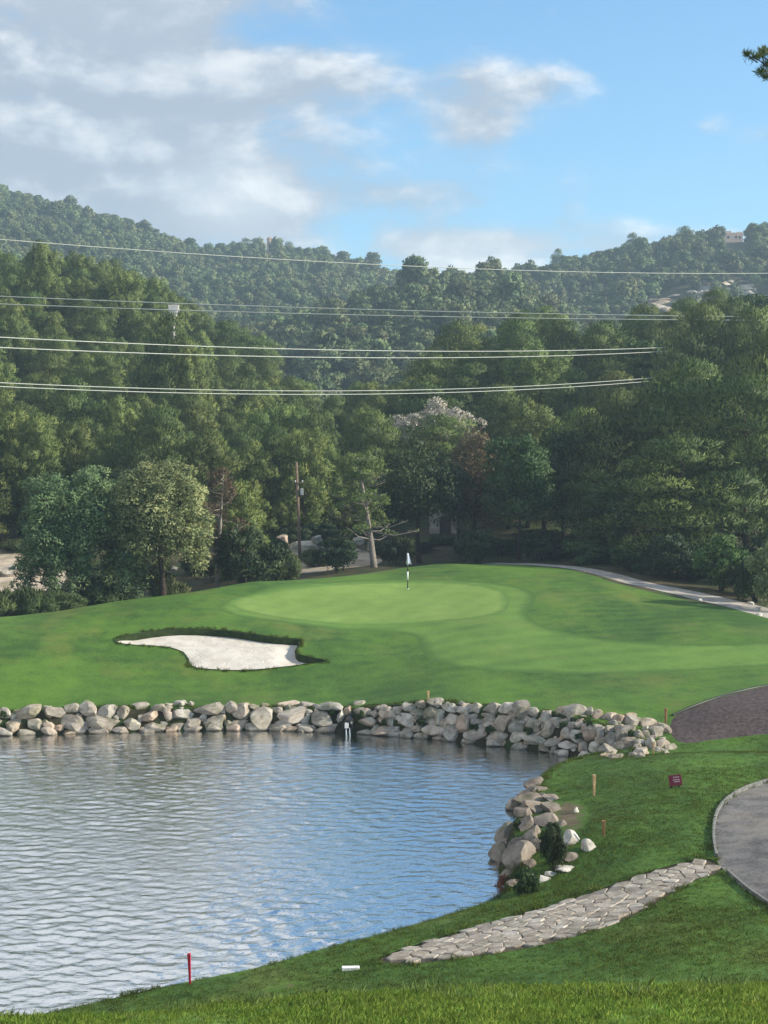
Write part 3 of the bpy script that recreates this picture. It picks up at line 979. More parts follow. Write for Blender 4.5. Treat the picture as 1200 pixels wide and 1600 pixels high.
# ------------------------------------------------------------------ boulders
def boulder_mesh(name, seed, mat, blocky=0.5):
    """rounded, chipped rock filling about a unit box (x, y, z from -0.5 to 0.5)"""
    r_ = np.random.default_rng(seed)
    bm = bmesh.new()
    bmesh.ops.create_icosphere(bm, subdivisions=3, radius=1.0)
    co = np.array([v.co[:] for v in bm.verts])
    co = np.sign(co) * np.abs(co) ** (1 - 0.35 * blocky)
    co /= np.abs(co).max(0)
    for _ in range(15):                                    # chipped faces
        nrm = r_.normal(size=3) * np.array([1, 1, 0.8])
        nrm /= np.linalg.norm(nrm)
        lim = r_.uniform(0.52, 0.86)
        dd = co @ nrm
        co = co - np.outer(np.maximum(dd - lim, 0) * 0.98, nrm)
    for f_, a_ in ((1.7, 0.06), (4.7, 0.045), (9.0, 0.030)):
        ph = r_.uniform(0, 6.28, (3, 3))
        k = r_.normal(size=(3, 3))
        k = k / np.linalg.norm(k, axis=1)[:, None] * f_
        co = co * (1 + a_ * np.sin(co @ k.T + ph[0]).sum(1)[:, None] / 1.6)
    mn, mx = co.min(0), co.max(0)
    co = (co - (mn + mx) / 2) / (mx - mn)
    for v, c in zip(bm.verts, co):
        v.co = c
    me = bpy.data.meshes.new(name)
    bm.to_mesh(me)
    bm.free()
    me.polygons.foreach_set('use_smooth', np.ones(len(me.polygons), bool))
    try:
        me.set_sharp_from_angle(angle=R(17))
    except Exception:
        pass
    me.materials.append(mat)
    return me


BOULDER = [boulder_mesh('boulder', 100 + i, M['rock'], 0.3 + 0.5 * (i % 3) / 2) for i in range(12)]
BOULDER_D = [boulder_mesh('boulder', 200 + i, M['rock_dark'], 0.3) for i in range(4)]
BOULDER_W = [boulder_mesh('boulder', 300 + i, M['rock_white'], 0.4) for i in range(5)]


def lay_stone(name, parent, px, py, wpx, hpx, depth=0.8, meshes=BOULDER, rz=0.0, up=0.0, grow=1.15, tilt=0.18):
    g = ground_at(px, py)
    s = g[1] / FPX * grow
    sx_, sz_ = wpx * s, hpx * s * 1.02
    sy_ = max(sx_, sz_) * depth
    o = obj(name, meshes[int(rng.integers(len(meshes)))], parent, (g[0], g[1] + sy_ * 0.10, g[2] + up), (rng.normal() * tilt * .4, rng.normal() * tilt, rz + rng.normal() * 0.25), (sx_, sy_, sz_))
    return o


wall = empty('stone_wall', (0, 80, 0))
tag(wall, 'long retaining wall of rounded limestone boulders along the far pond shore', 'stone wall')
W1 = ((15, 110, 40, 40), (85, 105, 80, 40), (165, 105, 58, 35), (217, 95, 45, 35), (265, 100, 52, 55), (325, 100, 65, 35), (375, 103, 38, 35), (424, 88, 50, 25), (447, 117, 65, 28), (475, 93, 50, 25),
      (507, 117, 40, 35), (540, 80, 48, 25), (577, 82, 18, 22), (555, 113, 60, 35), (632, 98, 95, 38), (700, 95, 40, 45), (735, 100, 60, 45), (770, 90, 30, 20), (800, 86, 30, 20), (795, 125, 85, 65), (840, 98, 30, 22),
      (870, 82, 70, 25), (885, 115, 85, 40), (932, 85, 50, 20), (930, 103, 28, 18), (1000, 90, 85, 30), (970, 125, 75, 42), (1030, 118, 25, 45), (1052, 102, 30, 30), (1085, 80, 35, 25), (1092, 105, 48, 30), (1132, 108, 32, 22),
      (1115, 134, 60, 30), (1170, 112, 45, 50), (-10, 140, 40, 30), (45, 143, 65, 35), (105, 143, 40, 40), (145, 148, 50, 32), (217, 140, 75, 50), (308, 135, 95, 40), (395, 138, 60, 32), (463, 147, 80, 25), (532, 147, 45, 22),
      (580, 138, 55, 35), (648, 138, 70, 38), (720, 142, 55, 35), (860, 147, 55, 38), (928, 155, 80, 32), (1000, 152, 40, 30), (1150, 160, 80, 24), (185, 150, 26, 24), (690, 140, 22, 26), (615, 118, 28, 22), (495, 140, 20, 18),
      (40, 118, 26, 22), (425, 125, 22, 26), (350, 122, 22, 20), (235, 116, 22, 18), (905, 102, 22, 20), (958, 104, 20, 18), (1060, 128, 24, 22), (1145, 92, 24, 18))
W2 = ((15, 135, 40, 50), (55, 125, 38, 35), (95, 110, 50, 30), (140, 100, 38, 30), (195, 92, 60, 30), (248, 112, 52, 30), (302, 120, 50, 32), (348, 115, 40, 40), (410, 115, 65, 40), (468, 118, 60, 45), (518, 122, 55, 60),
      (562, 132, 40, 40), (615, 145, 50, 38), (665, 130, 50, 40), (715, 140, 80, 65), (765, 135, 45, 40), (800, 145, 40, 45), (850, 150, 60, 35), (885, 160, 50, 40), (925, 142, 40, 22), (930, 170, 60, 45), (985, 175, 75, 40), (1035, 185, 45, 30),
      (1050, 200, 55, 45), (85, 160, 65, 45), (125, 130, 50, 25), (180, 135, 50, 45), (215, 145, 50, 45), (258, 163, 40, 50), (293, 180, 42, 75), (340, 158, 38, 38), (400, 155, 40, 30), (445, 170, 60, 55), (365, 190, 40, 30),
      (505, 178, 70, 45), (400, 185, 44, 40), (565, 185, 60, 50), (625, 190, 60, 60), (650, 170, 50, 40), (687, 213, 38, 50), (730, 220, 60, 40), (770, 190, 50, 40), (778, 218, 50, 40), (815, 208, 30, 40), (850, 195, 32, 30), (855, 235, 45, 50),
      (815, 238, 40, 40), (905, 210, 60, 60), (950, 220, 42, 40), (982, 215, 34, 34), (1000, 260, 34, 60), (1020, 212, 50, 50), (1045, 255, 45, 40), (1075, 266, 40, 35), (25, 200, 60, 30), (95, 202, 70, 30), (190, 200, 80, 45), (262, 210, 60, 40),
      (345, 212, 80, 42), (425, 222, 80, 38), (503, 225, 50, 45), (560, 232, 85, 45), (635, 245, 60, 32), (695, 255, 65, 32), (755, 262, 42, 38), (795, 268, 42, 50), (835, 280, 60, 42), (870, 300, 45, 28), (905, 265, 60, 60), (960, 285, 55, 44), (920, 245, 50, 40),
      (590, 160, 30, 26), (480, 148, 28, 24), (140, 175, 34, 40), (540, 160, 26, 28), (700, 185, 30, 30), (320, 150, 24, 24), (230, 182, 28, 24), (885, 190, 30, 30), (960, 250, 34, 34), (30, 168, 34, 30))
for (zx, zy, zw, zh) in W1:
    lay_stone('boulder', wall, zx / 1.935, 1060 + zy / 1.935, zw / 1.935, zh / 1.935, 0.85, BOULDER)
for (zx, zy, zw, zh) in W2:
    lay_stone('boulder', wall, 600 + zx / 2.4, 1060 + zy / 2.4, zw / 2.4, zh / 2.4, 0.85, BOULDER, 0, 0, 1.3)
for i in range(190):                                       # chinking stones in the gaps
    px_ = rng.uniform(0, 1040) if i < 60 else rng.uniform(560, 1045)
    top_ = np.interp(px_, [0, 300, 540, 700, 900, 1040], [1108, 1102, 1101, 1098, 1112, 1145])
    bot_ = np.interp(px_, [0, 300, 540, 700, 900, 1040], [1148, 1140, 1144, 1156, 1182, 1185])
    lay_stone('boulder', wall, px_, rng.uniform(top_, bot_), rng.uniform(9, 18), rng.uniform(8, 14), 0.8, BOULDER, 0, -0.04)
_sp = resample(SHORE[1:26], 0.95, False)
for q_ in _sp:                                             # footing course at the waterline
    pxq = project(q_[0], q_[1], 0)[0]
    if q_[1] > 70 and 0 < pxq < 985:
        w_ = rng.uniform(.75, 1.25)
        obj('boulder', BOULDER[int(rng.integers(12))], wall, (q_[0] + rng.normal() * .1, q_[1] + .12, rng.uniform(-.02, .12)), (0, rng.normal() * .1, rng.normal() * .3), (w_, .7, rng.uniform(.42, .62)))
for i in range(16):                                        # the wall goes on out of the picture
    for k in range(2):
        lay_stone('boulder', wall, -25 - i * 36 + rng.normal() * 5, 1116 + 20 * k, 38, 22, 0.85, BOULDER)

bank = empty('boulder_bank', (5, 58, 0))
tag(bank, 'heap of grey brown boulders shoring up the grassy point beside the pond', 'boulder bank')
PEN = ((410, 145, 120, 60, 0), (430, 195, 140, 50, 0), (285, 250, 110, 60, 1), (385, 285, 200, 90, 0), (240, 330, 80, 150, 1), (320, 410, 120, 100, 0), (420, 370, 170, 110, 0), (560, 270, 120, 60, 0), (560, 360, 140, 100, 0),
       (150, 490, 90, 140, 1), (190, 580, 170, 160, 0), (350, 510, 130, 140, 0), (540, 470, 200, 110, 0), (260, 660, 110, 90, 0), (310, 620, 60, 40, 0), (380, 610, 90, 110, 0), (130, 770, 140, 190, 0), (300, 780, 220, 220, 0),
       (80, 680, 70, 120, 1), (420, 560, 60, 100, 0), (710, 790, 100, 90, 0), (680, 870, 150, 50, 2), (480, 950, 150, 60, 2), (380, 830, 90, 70, 0), (640, 490, 80, 60, 0), (430, 700, 70, 120, 0), (210, 260, 60, 70, 1), (90, 860, 80, 80, 1),
       (200, 920, 110, 90, 0), (240, 1000, 90, 60, 0), (165, 1020, 60, 50, 2), (560, 910, 90, 40, 2), (470, 260, 90, 60, 0), (160, 660, 60, 70, 1), (300, 330, 60, 60, 1))
for (zx, zy, zw, zh, kd) in PEN:
    if kd == 0 and (zx * 3 + zy) % 5 < 1:
        kd = 1
    lay_stone('boulder', bank, 760 + zx / 5.4545, 1200 + zy / 5.4545, zw / 5.4545, zh / 5.4545, 0.9, (BOULDER, BOULDER_D, BOULDER_W)[kd], 0.3, 0.0, 1.5)
for i in range(14):                                        # hidden side of the point, facing the inlet
    t_ = i / 13
    x_, y_ = np.interp(t_, [0, .5, 1], [5.6, 8.0, 11.3]), np.interp(t_, [0, .5, 1], [62.5, 67.6, 70.8])
    for k in range(2):
        s_ = rng.uniform(0.6, 1.0)
        obj('boulder', BOULDER[int(rng.integers(12))], bank, (x_ - .25 + .35 * k, y_ + .3 - .35 * k, 0.15 + 0.42 * k), (0, 0, rng.uniform(0, 3)), (s_, s_ * .8, s_ * .7))
for (zx, zy, zw, zh, lab, nm) in ((735, 630, 170, 160, 'large white boulder beside the dark bush on the grassy point', 'boulder'),
                                  (870, 690, 130, 150, 'smaller tilted white boulder in front of the orange stake', 'boulder'),
                                  (765, 380, 60, 60, 'small white stone alone on the bare soil patch', 'stone')):
    o = lay_stone(nm, None, 760 + zx / 5.4545, 1200 + zy / 5.4545, zw / 5.4545, zh / 5.4545, 0.8, BOULDER_W, 0.4, 0.05, 1.0)
    tag(o, lab, nm)

# ------------------------------------------------------------------ crazy paving of the stone path
def clip_poly(poly, a, b, c):
    """keep the part with a*x+b*y<=c"""
    out = []
    for i in range(len(poly)):
        p, q = poly[i], poly[(i + 1) % len(poly)]
        dp, dq = a * p[0] + b * p[1] - c, a * q[0] + b * q[1] - c
        if dp <= 0:
            out.append(p)
        if dp * dq < 0:
            t_ = dp / (dp - dq)
            out.append((p[0] + (q[0] - p[0]) * t_, p[1] + (q[1] - p[1]) * t_))
    return out


pth = np.asarray(PATH)
x0, y0, x1, y1 = *pth.min(0), *pth.max(0)
seeds = []
tries = 0
while tries < 9000:
    tries += 1
    q = (rng.uniform(x0, x1), rng.uniform(y0, y1))
    r_min = 0.35
    if all((q[0] - s[0]) ** 2 + ((q[1] - s[1]) * 0.9) ** 2 > r_min ** 2 for s in seeds):
        seeds.append(q)
seeds = np.array(seeds)
ins = inside(PATH, seeds[:, 0], seeds[:, 1])
dist_edge = edge_dist(PATH, seeds[:, 0], seeds[:, 1])
for i, s in enumerate(seeds):
    if not ins[i] or dist_edge[i] < 0.10:
        continue
    poly = [(s[0] - .8, s[1] - .8), (s[0] + .8, s[1] - .8), (s[0] + .8, s[1] + .8), (s[0] - .8, s[1] + .8)]
    d2 = ((seeds - s) ** 2).sum(1)
    gap = rng.uniform(0.008, 0.022)
    for j in np.argsort(d2)[1:16]:
        n_ = seeds[j] - s
        L = math.sqrt(n_ @ n_)
        n_ = n_ / L
        poly = clip_poly(poly, n_[0], n_[1], n_ @ s + L / 2 - gap)
    if len(poly) < 3:
        continue
    poly = np.array(poly)
    if inside(PATH, poly[:, 0], poly[:, 1]).mean() < 0.6:
        continue
    poly = resample(poly, 0.16)
    c = poly.mean(0)
    poly = poly + rng.normal(size=poly.shape) * 0.008
    out_ = ~inside(PATH, poly[:, 0], poly[:, 1])
    for v_ in np.nonzero(out_)[0]:                        # trim to the path edge
        pa2, pb2 = pth, np.roll(pth, -1, 0)
        ab_ = pb2 - pa2
        tt_ = np.clip(((poly[v_] - pa2) * ab_).sum(1) / ((ab_ ** 2).sum(1) + 1e-9), 0, 1)
        nr = pa2 + ab_ * tt_[:, None]
        poly[v_] = nr[np.argmin(((nr - poly[v_]) ** 2).sum(1))]
    c = poly.mean(0)
    z = land1(*c)
    ti = rng.normal(size=2) * 0.03
    top, mid_, bot = [], [], []
    for p_ in poly:
        d_ = p_ - c
        zz = land1(*p_) - z + 0.012 + ti @ d_
        top.append((d_[0] * .90, d_[1] * .90, zz + 0.022))
        mid_.append((d_[0], d_[1], zz))
        bot.append((d_[0], d_[1], zz - 0.12))
    k = len(poly)
    fs = [tuple(range(k))]
    for a_ in range(k):
        b_ = (a_ + 1) % k
        fs += [(a_, k + a_, k + b_, b_), (k + a_, 2 * k + a_, 2 * k + b_, k + b_)]
    me = mesh_np('paving_stone', np.array(top + mid_ + bot), fs, M['paving'], False)
    bm = bmesh.new(); bm.from_mesh(me); bmesh.ops.recalc_face_normals(bm, faces=bm.faces); bm.to_mesh(me); bm.free()
    obj('paving_stone', me, SHEET['stone_path'], (c[0], c[1], z))

# ------------------------------------------------------------------ kerb of the cart road
kp = ground_poly(((1240, 1212), (1200, 1222), (1170, 1230), (1137, 1248), (1119, 1270), (1114, 1300), (1117, 1338), (1135, 1365), (1165, 1390), (1200, 1414), (1260, 1450)), 2, 0.1, False)
kerb = empty('kerb', (kp[40][0], kp[40][1], land1(*kp[40])))
tag(kerb, 'low pale concrete kerb edging the cart road', 'kerb', None, 'structure')
seg = np.concatenate([[0], np.cumsum(np.linalg.norm(np.diff(kp, axis=0), axis=1))])
L = 0.0
kidx = 0
ex0, ey0 = ground_at(1117, 1338)[:2]
ex1, ey1 = ground_at(1136, 1366)[:2]
while L + 0.95 < seg[-1]:
    a_ = np.array([np.interp(L, seg, kp[:, 0]), np.interp(L, seg, kp[:, 1])])
    b_ = np.array([np.interp(L + .95, seg, kp[:, 0]), np.interp(L + .95, seg, kp[:, 1])])
    L += 0.97
    m_ = (a_ + b_) / 2
    if min(abs(m_[1] - ey0), 9) < 0.1 or (m_[1] < ey0 and m_[1] > ey1):
        continue
    za, zb = land1(*a_), land1(*b_)
    mb = MB()
    d_ = (b_ - a_)
    ln = np.linalg.norm(d_)
    mb.box((0, 0, 0), (ln - 0.015, 0.09, 0.24))
    k_ = obj('kerb_stone', mb.mesh('kerb_stone', M['kerb'], False, 0.015), kerb)
    k_.matrix_parent_inverse = Matrix.Identity(4)
    k_.location = Vector((m_[0], m_[1], (za + zb) / 2 + 0.01 + rng.normal() * 0.006)) - kerb.location
    k_.rotation_euler = (0, -math.atan2(zb - za, ln), math.atan2(d_[1], d_[0]))
for o in list(wall.children) + list(bank.children):
    o.location = o.location - o.parent.location
# black edging strip between lawn and mulch
ep = ground_poly(((1050, 1119), (1075, 1108), (1110, 1095), (1150, 1082), (1200, 1071), (1300, 1060)), 2, 0.25, False)
mb = MB()
mb.tube([(p_[0], p_[1], land1(*p_) + 0.03) for p_ in ep], 0.06, 6)
tag(obj('edging_strip', mb.mesh('edging_strip', M['rubber'], True)), 'thin black edging between the lawn and the mulch slope', 'edging')
ep = ground_poly(((1000, 1189), (1040, 1180), (1090, 1174), (1150, 1173), (1210, 1176)), 2, 0.25, False)

# ------------------------------------------------------------------ flagstick, stakes, sign, pipe, marker
g = ground_at(637, 920)
fl = empty('golf_flag', g)
tag(fl, 'white and black banded flagstick with limp pale flag on the green', 'golf flag')
hpx = g[1] / FPX
def zat(py): return (920 - py) * hpx
cuts = (921, 906, 893, 883, 864)
for i in range(4):
    mb = MB()
    mb.tube([(0, 0, zat(cuts[i])), (0, 0, zat(cuts[i + 1]))], 0.055 if i % 2 else 0.04, 10)
    obj('stick_band', mb.mesh('stick_band', M['white_paint'] if i % 2 else M['black_paint'], True), fl)
vv, ff = [], []
nu, nv = 9, 10
for iv in range(nv):
    for iu in range(nu):
        u, v = iu / (nu - 1), iv / (nv - 1)
        wd = 0.05 + 0.24 * v ** 0.8
        vv.append((0.02 + (u - 0.35) * wd * (1.0 + .3 * v), 0.06 * math.sin(u * 9 + v) * (0.4 + v) - 0.02, zat(864) - v * (zat(864) - zat(880)) - 0.09 * u * v))
for iv in range(nv - 1):
    for iu in range(nu - 1):
        a_ = iv * nu + iu
        ff.append((a_, a_ + 1, a_ + nu + 1, a_ + nu))
me = mesh_np('flag', np.array(vv), ff, M['flag_cloth'])
fo = obj('flag', me, fl)
sm = fo.modifiers.new('thickness', 'SOLIDIFY'); sm.thickness = 0.01
mb = MB(); mb.tube([(0, 0, -0.02), (0, 0, 0.012)], 0.10, 14)
obj('cup_rim', mb.mesh('cup_rim', M['white_paint'], True), fl)


def stake(px, py_b, py_t, mat, label, name='marker_stake', wpx=5, lean=0.0):
    g_ = ground_at(px, py_b)
    s_ = g_[1] / FPX
    h_, w_ = (py_b - py_t) * s_, wpx * s_
    mb_ = MB()
    mb_.box((0, 0, h_ / 2 - 0.1), (w_, w_, h_ + 0.2))
    me_ = mb_.mesh('stake', mat, False, w_ * 0.12)
    bm_ = bmesh.new(); bm_.from_mesh(me_)
    for v_ in bm_.verts:
        if v_.co.z < 0:
            v_.co.x *= 0.5; v_.co.y *= 0.5
    bm_.to_mesh(me_); bm_.free()
    o_ = empty(name, g_, rng.uniform(-.3, .3))
    o_.rotation_euler[1] = lean
    obj('post', me_, o_)
    mb_ = MB(); mb_.box((0, 0, h_ + 0.012), (w_ * 1.05, w_ * 1.05, 0.03))
    obj('post_cap', mb_.mesh('post_cap', mat, False, 0.004), o_)
    return tag(o_, label, 'stake', 'hazard stakes round the pond')


stake(297, 1538, 1490, M['red_paint'], 'bright red hazard stake on the grass bank by the water', lean=-0.03)
stake(928, 1243, 1211, M['stake_tan'], 'tan wooden stake on top of the grassy point above the boulders', wpx=5)
stake(943, 1307, 1283, M['stake_wood'], 'orange wooden stake between the white boulders and the tee sign', wpx=5)
stake(1040, 1131, 1107, M['stake_wood'], 'weathered orange stake at the mulch end of the stone wall', wpx=4)
stake(669, 1097, 1080, M['stake_tan'], 'short tan stake on top of the middle of the stone wall', wpx=3.5)
stake(1021, 1180, 1160, M['stake_tan'], 'thin tan stake among the last boulders of the wall', wpx=3)

g = ground_at(1055, 1231)
s = g[1] / FPX
sg = empty('tee_sign', g, 0.0)
tag(sg, 'small maroon tee sign with faded lettering standing in the grass', 'sign')
mb = MB(); mb.box((0, 0, 0), (20 * s, 0.07, 17 * s))
bd = obj('board', mb.mesh('board', M['sign_red'], False, 0.012), sg, (0, 0, 12 * s), (R(-14), R(-9), R(-8)))
for zz, xx, wd in ((4.6, 2.0, 10), (0.6, 1.5, 11), (-2.4, 2.5, 9)):
    for k in range(4):
        mb = MB(); mb.box(((xx - wd / 2 + (k + .5) * wd / 4) * s, -0.038, zz * s), (wd / 4 * s * 0.8, 0.006, 1.7 * s))
        obj('lettering', mb.mesh('lettering', M['sign_pale']), bd)
for xx in (-6, 6):
    mb = MB(); mb.box((xx * s, 0.02, 3 * s), (0.05, 0.05, 10 * s))
    obj('leg', mb.mesh('leg', M['black_paint'], False, 0.006), sg)

g = atz(545, 1140, 0.25)
pp_ = empty('outlet_pipe', (g[0], g[1] - 0.1, 0.0), 0.1)
tag(pp_, 'black outlet pipe with white rim spilling water at the foot of the wall', 'pipe')
mb = MB(); mb.tube([(0.16, 0.9, 0.72), (0.1, 0.4, 0.70), (0.0, 0.0, 0.62), (-0.08, -0.22, 0.48)], [0.24, 0.24, 0.24, 0.24], 14, False)
pb = obj('pipe_body', mb.mesh('pipe_body', M['rubber'], True), pp_)
sm = pb.modifiers.new('thickness', 'SOLIDIFY'); sm.thickness = 0.03
mb = MB()
ring = [(-0.09 + 0.26 * math.cos(a), -0.24 - 0.10 * math.sin(a), 0.47 + 0.24 * math.sin(a)) for a in np.linspace(0, 2 * math.pi, 19)]
mb.tube(ring, 0.035, 6, False)
obj('rim', mb.mesh('rim', M['rubber'], True), pb)
mb = MB(); mb.box((-0.14, -0.36, 0.55), (0.22, 0.04, 0.30), 0.2)
obj('flap', mb.mesh('flap', M['steel'], False, 0.02), pb)
ws = new_mat('falling_water')
finish(ws[1], (0.30, 0.36, 0.40), 0.15, ws[1].noise(ws[1].scale(wpos(ws[1]), (6, 6, 1)), 5.0), 0.4, 0.03, 0.5)
mb = MB()
for xx, wd in ((-0.16, .035), (0.02, .03)):
    mb.tube([(xx, -0.30, 0.42), (xx - .01, -0.40, 0.24), (xx, -0.44, -0.05)], [wd * .6, wd, wd * 1.4], 7)
obj('water_stream', mb.mesh('water_stream', ws[0], True), pp_)

g = ground_at(548, 1516)
s = g[1] / FPX
mk = empty('tee_marker', g, 0.05)
tag(mk, 'flat white marker block in the grass at the end of the stone path', 'marker')
mb = MB(); mb.box((0, 0, 0.05), (28 * s, 0.16, 0.10))
obj('block', mb.mesh('block', M['white_paint'], False, 0.012), mk)
mb = MB(); mb.box((0, 0, -0.03), (24 * s, 0.10, 0.08))
obj('foot', mb.mesh('foot', M['white_paint'], False, 0.004), mk)
g = ground_at(1095, 939)
o = lay_stone('stone', None, 1095, 939, 8, 6, 0.8, BOULDER_W, 0, 0.03, 1.0)
tag(o, 'lone white stone at the edge of the gravel track', 'stone')
for i, (px, py, wd, hh, lab) in enumerate(((1173, 944, 11, 8, 'upper white stone at the foot of the pale shrub'), (1182, 953, 13, 8, 'middle white stone at the foot of the pale shrub'), (1186, 962, 12, 7, 'lowest white stone at the foot of the pale shrub'))):
    tag(lay_stone('stone', None, px, py, wd, hh, 0.8, BOULDER_W, 0, 0.03, 1.0), lab, 'stone')
for px, py, wd, hh, lab in ((12, 893, 40, 16, 'broad pale rock on the sandy bank behind the dark tree'), (42, 880, 26, 12, 'rounded pale rock on top of the sandy bank'), (60, 900, 26, 10, 'low pale rock beside the dark tree crown'),
                            (478, 858, 52, 22, 'wide pale rock slab below the wooden utility pole'), (440, 838, 26, 16, 'orange pale rock beside the utility pole'), (494, 832, 22, 14, 'small pale rock behind the utility pole'),
                            (560, 846, 26, 14, 'pale rock behind the dead pine trunk'), (580, 862, 12, 34, 'tall pale rock beside the dead pine trunk'), (505, 884, 60, 20, 'flat grey rock below the dark bush'), (270, 918, 20, 9, 'small pale rock behind the silvery tree')):
    g_ = ground_at(px, min(py + hh / 2, 905)) if py > 900 else None
    D_ = 135 if py > 870 else 143
    p_ = at(px, py, D_)
    zz = land1(p_[0], p_[1])
    s_ = D_ / FPX
    o = obj('rock', BOULDER[int(rng.integers(12))], None, (p_[0], p_[1], max(zz + hh * s_ * .2, min(p_[2], zz + 1.0))), (0, 0, rng.uniform(0, 6)), (wd * s_ * 1.1, wd * s_ * .8, hh * s_ * 1.1))
    tag(o, lab, 'rock')

# ------------------------------------------------------------------ trees
def leaf_cloud(name, clumps, n_leaves, L, W, mat, seed, up=0.35, out=0.6, upper=0.62, nmix=0.6, shell=0.72, tint_c=0.45, droop=0.0):
    """foliage as many small kite shaped sprays over the surface of clumps (cx cy cz rx ry rz)"""
    r_ = np.random.default_rng(seed)
    cl = np.asarray(clumps, float)
    a = cl[:, 3] * cl[:, 4] + cl[:, 3] * cl[:, 5] + cl[:, 4] * cl[:, 5]
    cnt = np.maximum(4, (n_leaves * a / a.sum()).astype(int))
    ci = np.repeat(np.arange(len(cl)), cnt)
    n = len(ci)
    u = r_.normal(size=(n, 3))
    u /= np.linalg.norm(u, axis=1)[:, None]
    flip = (u[:, 2] < 0) & (r_.random(n) < upper)
    u[flip, 2] *= -1
    rad = shell + (1.06 - shell) * r_.random(n) ** 0.7
    c, s = cl[ci, :3], cl[ci, 3:]
    # bumpy clump surface
    bump = 1 + 0.16 * np.sin(u @ r_.normal(size=(3, 3)) * 4.0 + ci[:, None] * 2.1).sum(1) / 1.7
    pos = c + u * s * (rad * bump)[:, None]
    outw = u / s
    outw /= np.linalg.norm(outw, axis=1)[:, None]
    d = outw * out + r_.normal(size=(n, 3)) * 0.5 + np.array([0, 0, up - droop])
    d /= np.linalg.norm(d, axis=1)[:, None]
    side = np.cross(d, outw + r_.normal(size=(n, 3)) * 0.55)
    side /= np.linalg.norm(side, axis=1)[:, None] + 1e-9
    ln = L * r_.uniform(0.65, 1.35, n)[:, None]
    wd = W * r_.uniform(0.7, 1.3, n)[:, None]
    p0, p3 = pos - d * ln * .5, pos + d * ln * .5
    p1, p2 = pos + side * wd * .5 + d * ln * .08, pos - side * wd * .5 + d * ln * .08
    vv = np.stack([p0, p1, p3, p2], 1).reshape(-1, 3)
    fn = np.cross(p1 - p0, p3 - p0)
    fn /= np.linalg.norm(fn, axis=1)[:, None] + 1e-9
    bad = (fn * outw).sum(1) < 0
    fi = np.arange(n * 4).reshape(n, 4)
    fi[bad] = fi[bad][:, ::-1]
    fn[bad] *= -1
    me = mesh_np(name, vv, fi, mat)
    nn = outw * nmix + fn * (1 - nmix)
    nn /= np.linalg.norm(nn, axis=1)[:, None]
    me.normals_split_custom_set_from_vertices(np.repeat(nn, 4, 0).astype(np.float32).tolist())
    ctint = r_.random(len(cl))
    ti = np.clip(0.5 + tint_c * (ctint[ci] - 0.5) + r_.normal(size=n) * 0.11, 0, 1)
    at_ = me.attributes.new('tint', 'FLOAT', 'POINT')
    at_.data.foreach_set('value', np.repeat(ti, 4).astype(np.float32))
    return me


def trunk_mesh(name, H, r0, clumps, mat, seed, lean=0.05, limbs=14, top=0.92, bare_to=0.0):
    r_ = np.random.default_rng(seed)
    mb_ = MB()
    pts_ = []
    ph = r_.uniform(0, 6.28, 2)
    for i in range(9):
        t_ = i / 8
        pts_.append((lean * H * (t_ ** 1.3) * math.cos(ph[0]) + 0.015 * H * math.sin(t_ * 6 + ph[1]), lean * H * (t_ ** 1.3) * math.sin(ph[0]) + 0.012 * H * math.cos(t_ * 5 + ph[0]), -0.4 + (H * top + 0.4) * t_))
    mb_.tube(pts_, [r0 * (1.25 if i == 0 else 1) * (1 - 0.85 * (i / 8)) + 0.02 for i in range(9)], 8)
    if len(clumps):
        order = r_.permutation(len(clumps))[:limbs]
        for k in order:
            c = clumps[k]
            zt = max(0.12 * H, min(H * 0.85, c[2] - 0.35 * math.hypot(c[0], c[1])))
            t_ = (zt + 0.4) / (H * top + 0.4)
            i = min(7, int(t_ * 8))
            f_ = t_ * 8 - i
            a_ = Vector(pts_[i]).lerp(Vector(pts_[i + 1]), f_)
            b_ = Vector(c[:3])
            m_ = a_.lerp(b_, 0.5) + Vector((0, 0, -0.06 * (b_ - a_).length))
            rr = r0 * 0.34 * (1 - 0.6 * t_) + 0.015
            mb_.tube([a_, m_, b_], [rr, rr * .7, rr * .3], 5)
    return mb_.mesh(name, mat, True)


def pine_clumps(seed, H=12.0, Rm=3.0, z0=0.16, levels=9, style='plume'):
    r_ = np.random.default_rng(seed)
    out = []
    for l in range(levels):
        t_ = l / (levels - 1)
        z = H * (z0 + (0.93 - z0) * t_)
        if style == 'plume':
            reach = Rm * (0.78 + 0.22 * math.sin(t_ * 9 + seed)) * (1 - t_ ** 5.0) ** 0.65 + 0.45
        else:
            reach = Rm * math.sqrt(max(0.03, 1 - (2 * (t_ - 0.42)) ** 2 * 0.72)) * (1.0 if t_ < .8 else 0.85)
        nb_ = int(3 + (4.2 if style == 'plume' else 3.0) * reach / Rm)
        a0 = r_.uniform(0, 6.28)
        for k in range(nb_):
            a = a0 + 6.283 * k / nb_ + r_.normal() * 0.22
            rr = reach * r_.uniform(0.72, 1.1)
            for q in ((1.0, .62) if rr > 1.1 else (1.0,)):
                cr = (0.62 + 0.42 * r_.random()) * (0.78 + 0.3 * Rm / 3.0) * (1.0 if style == 'plume' else 1.38) * (1.0 if q == 1 else 1.15)
                if style == 'plume':
                    out.append((math.cos(a) * rr * q, math.sin(a) * rr * q, z + r_.normal() * 0.3 + 0.35 * rr * (1 - q) + .25 * rr, cr * .82, cr * .82, cr * r_.uniform(0.9, 1.45)))
                else:
                    out.append((math.cos(a) * rr * q, math.sin(a) * rr * q, z + r_.normal() * 0.35 + 0.2 * rr * (1 - q), cr * 1.22, cr * 1.22, cr * r_.uniform(0.68, 0.95)))
    out.append((0, 0, H * 0.95, 0.6, 0.6, 0.9))
    return out


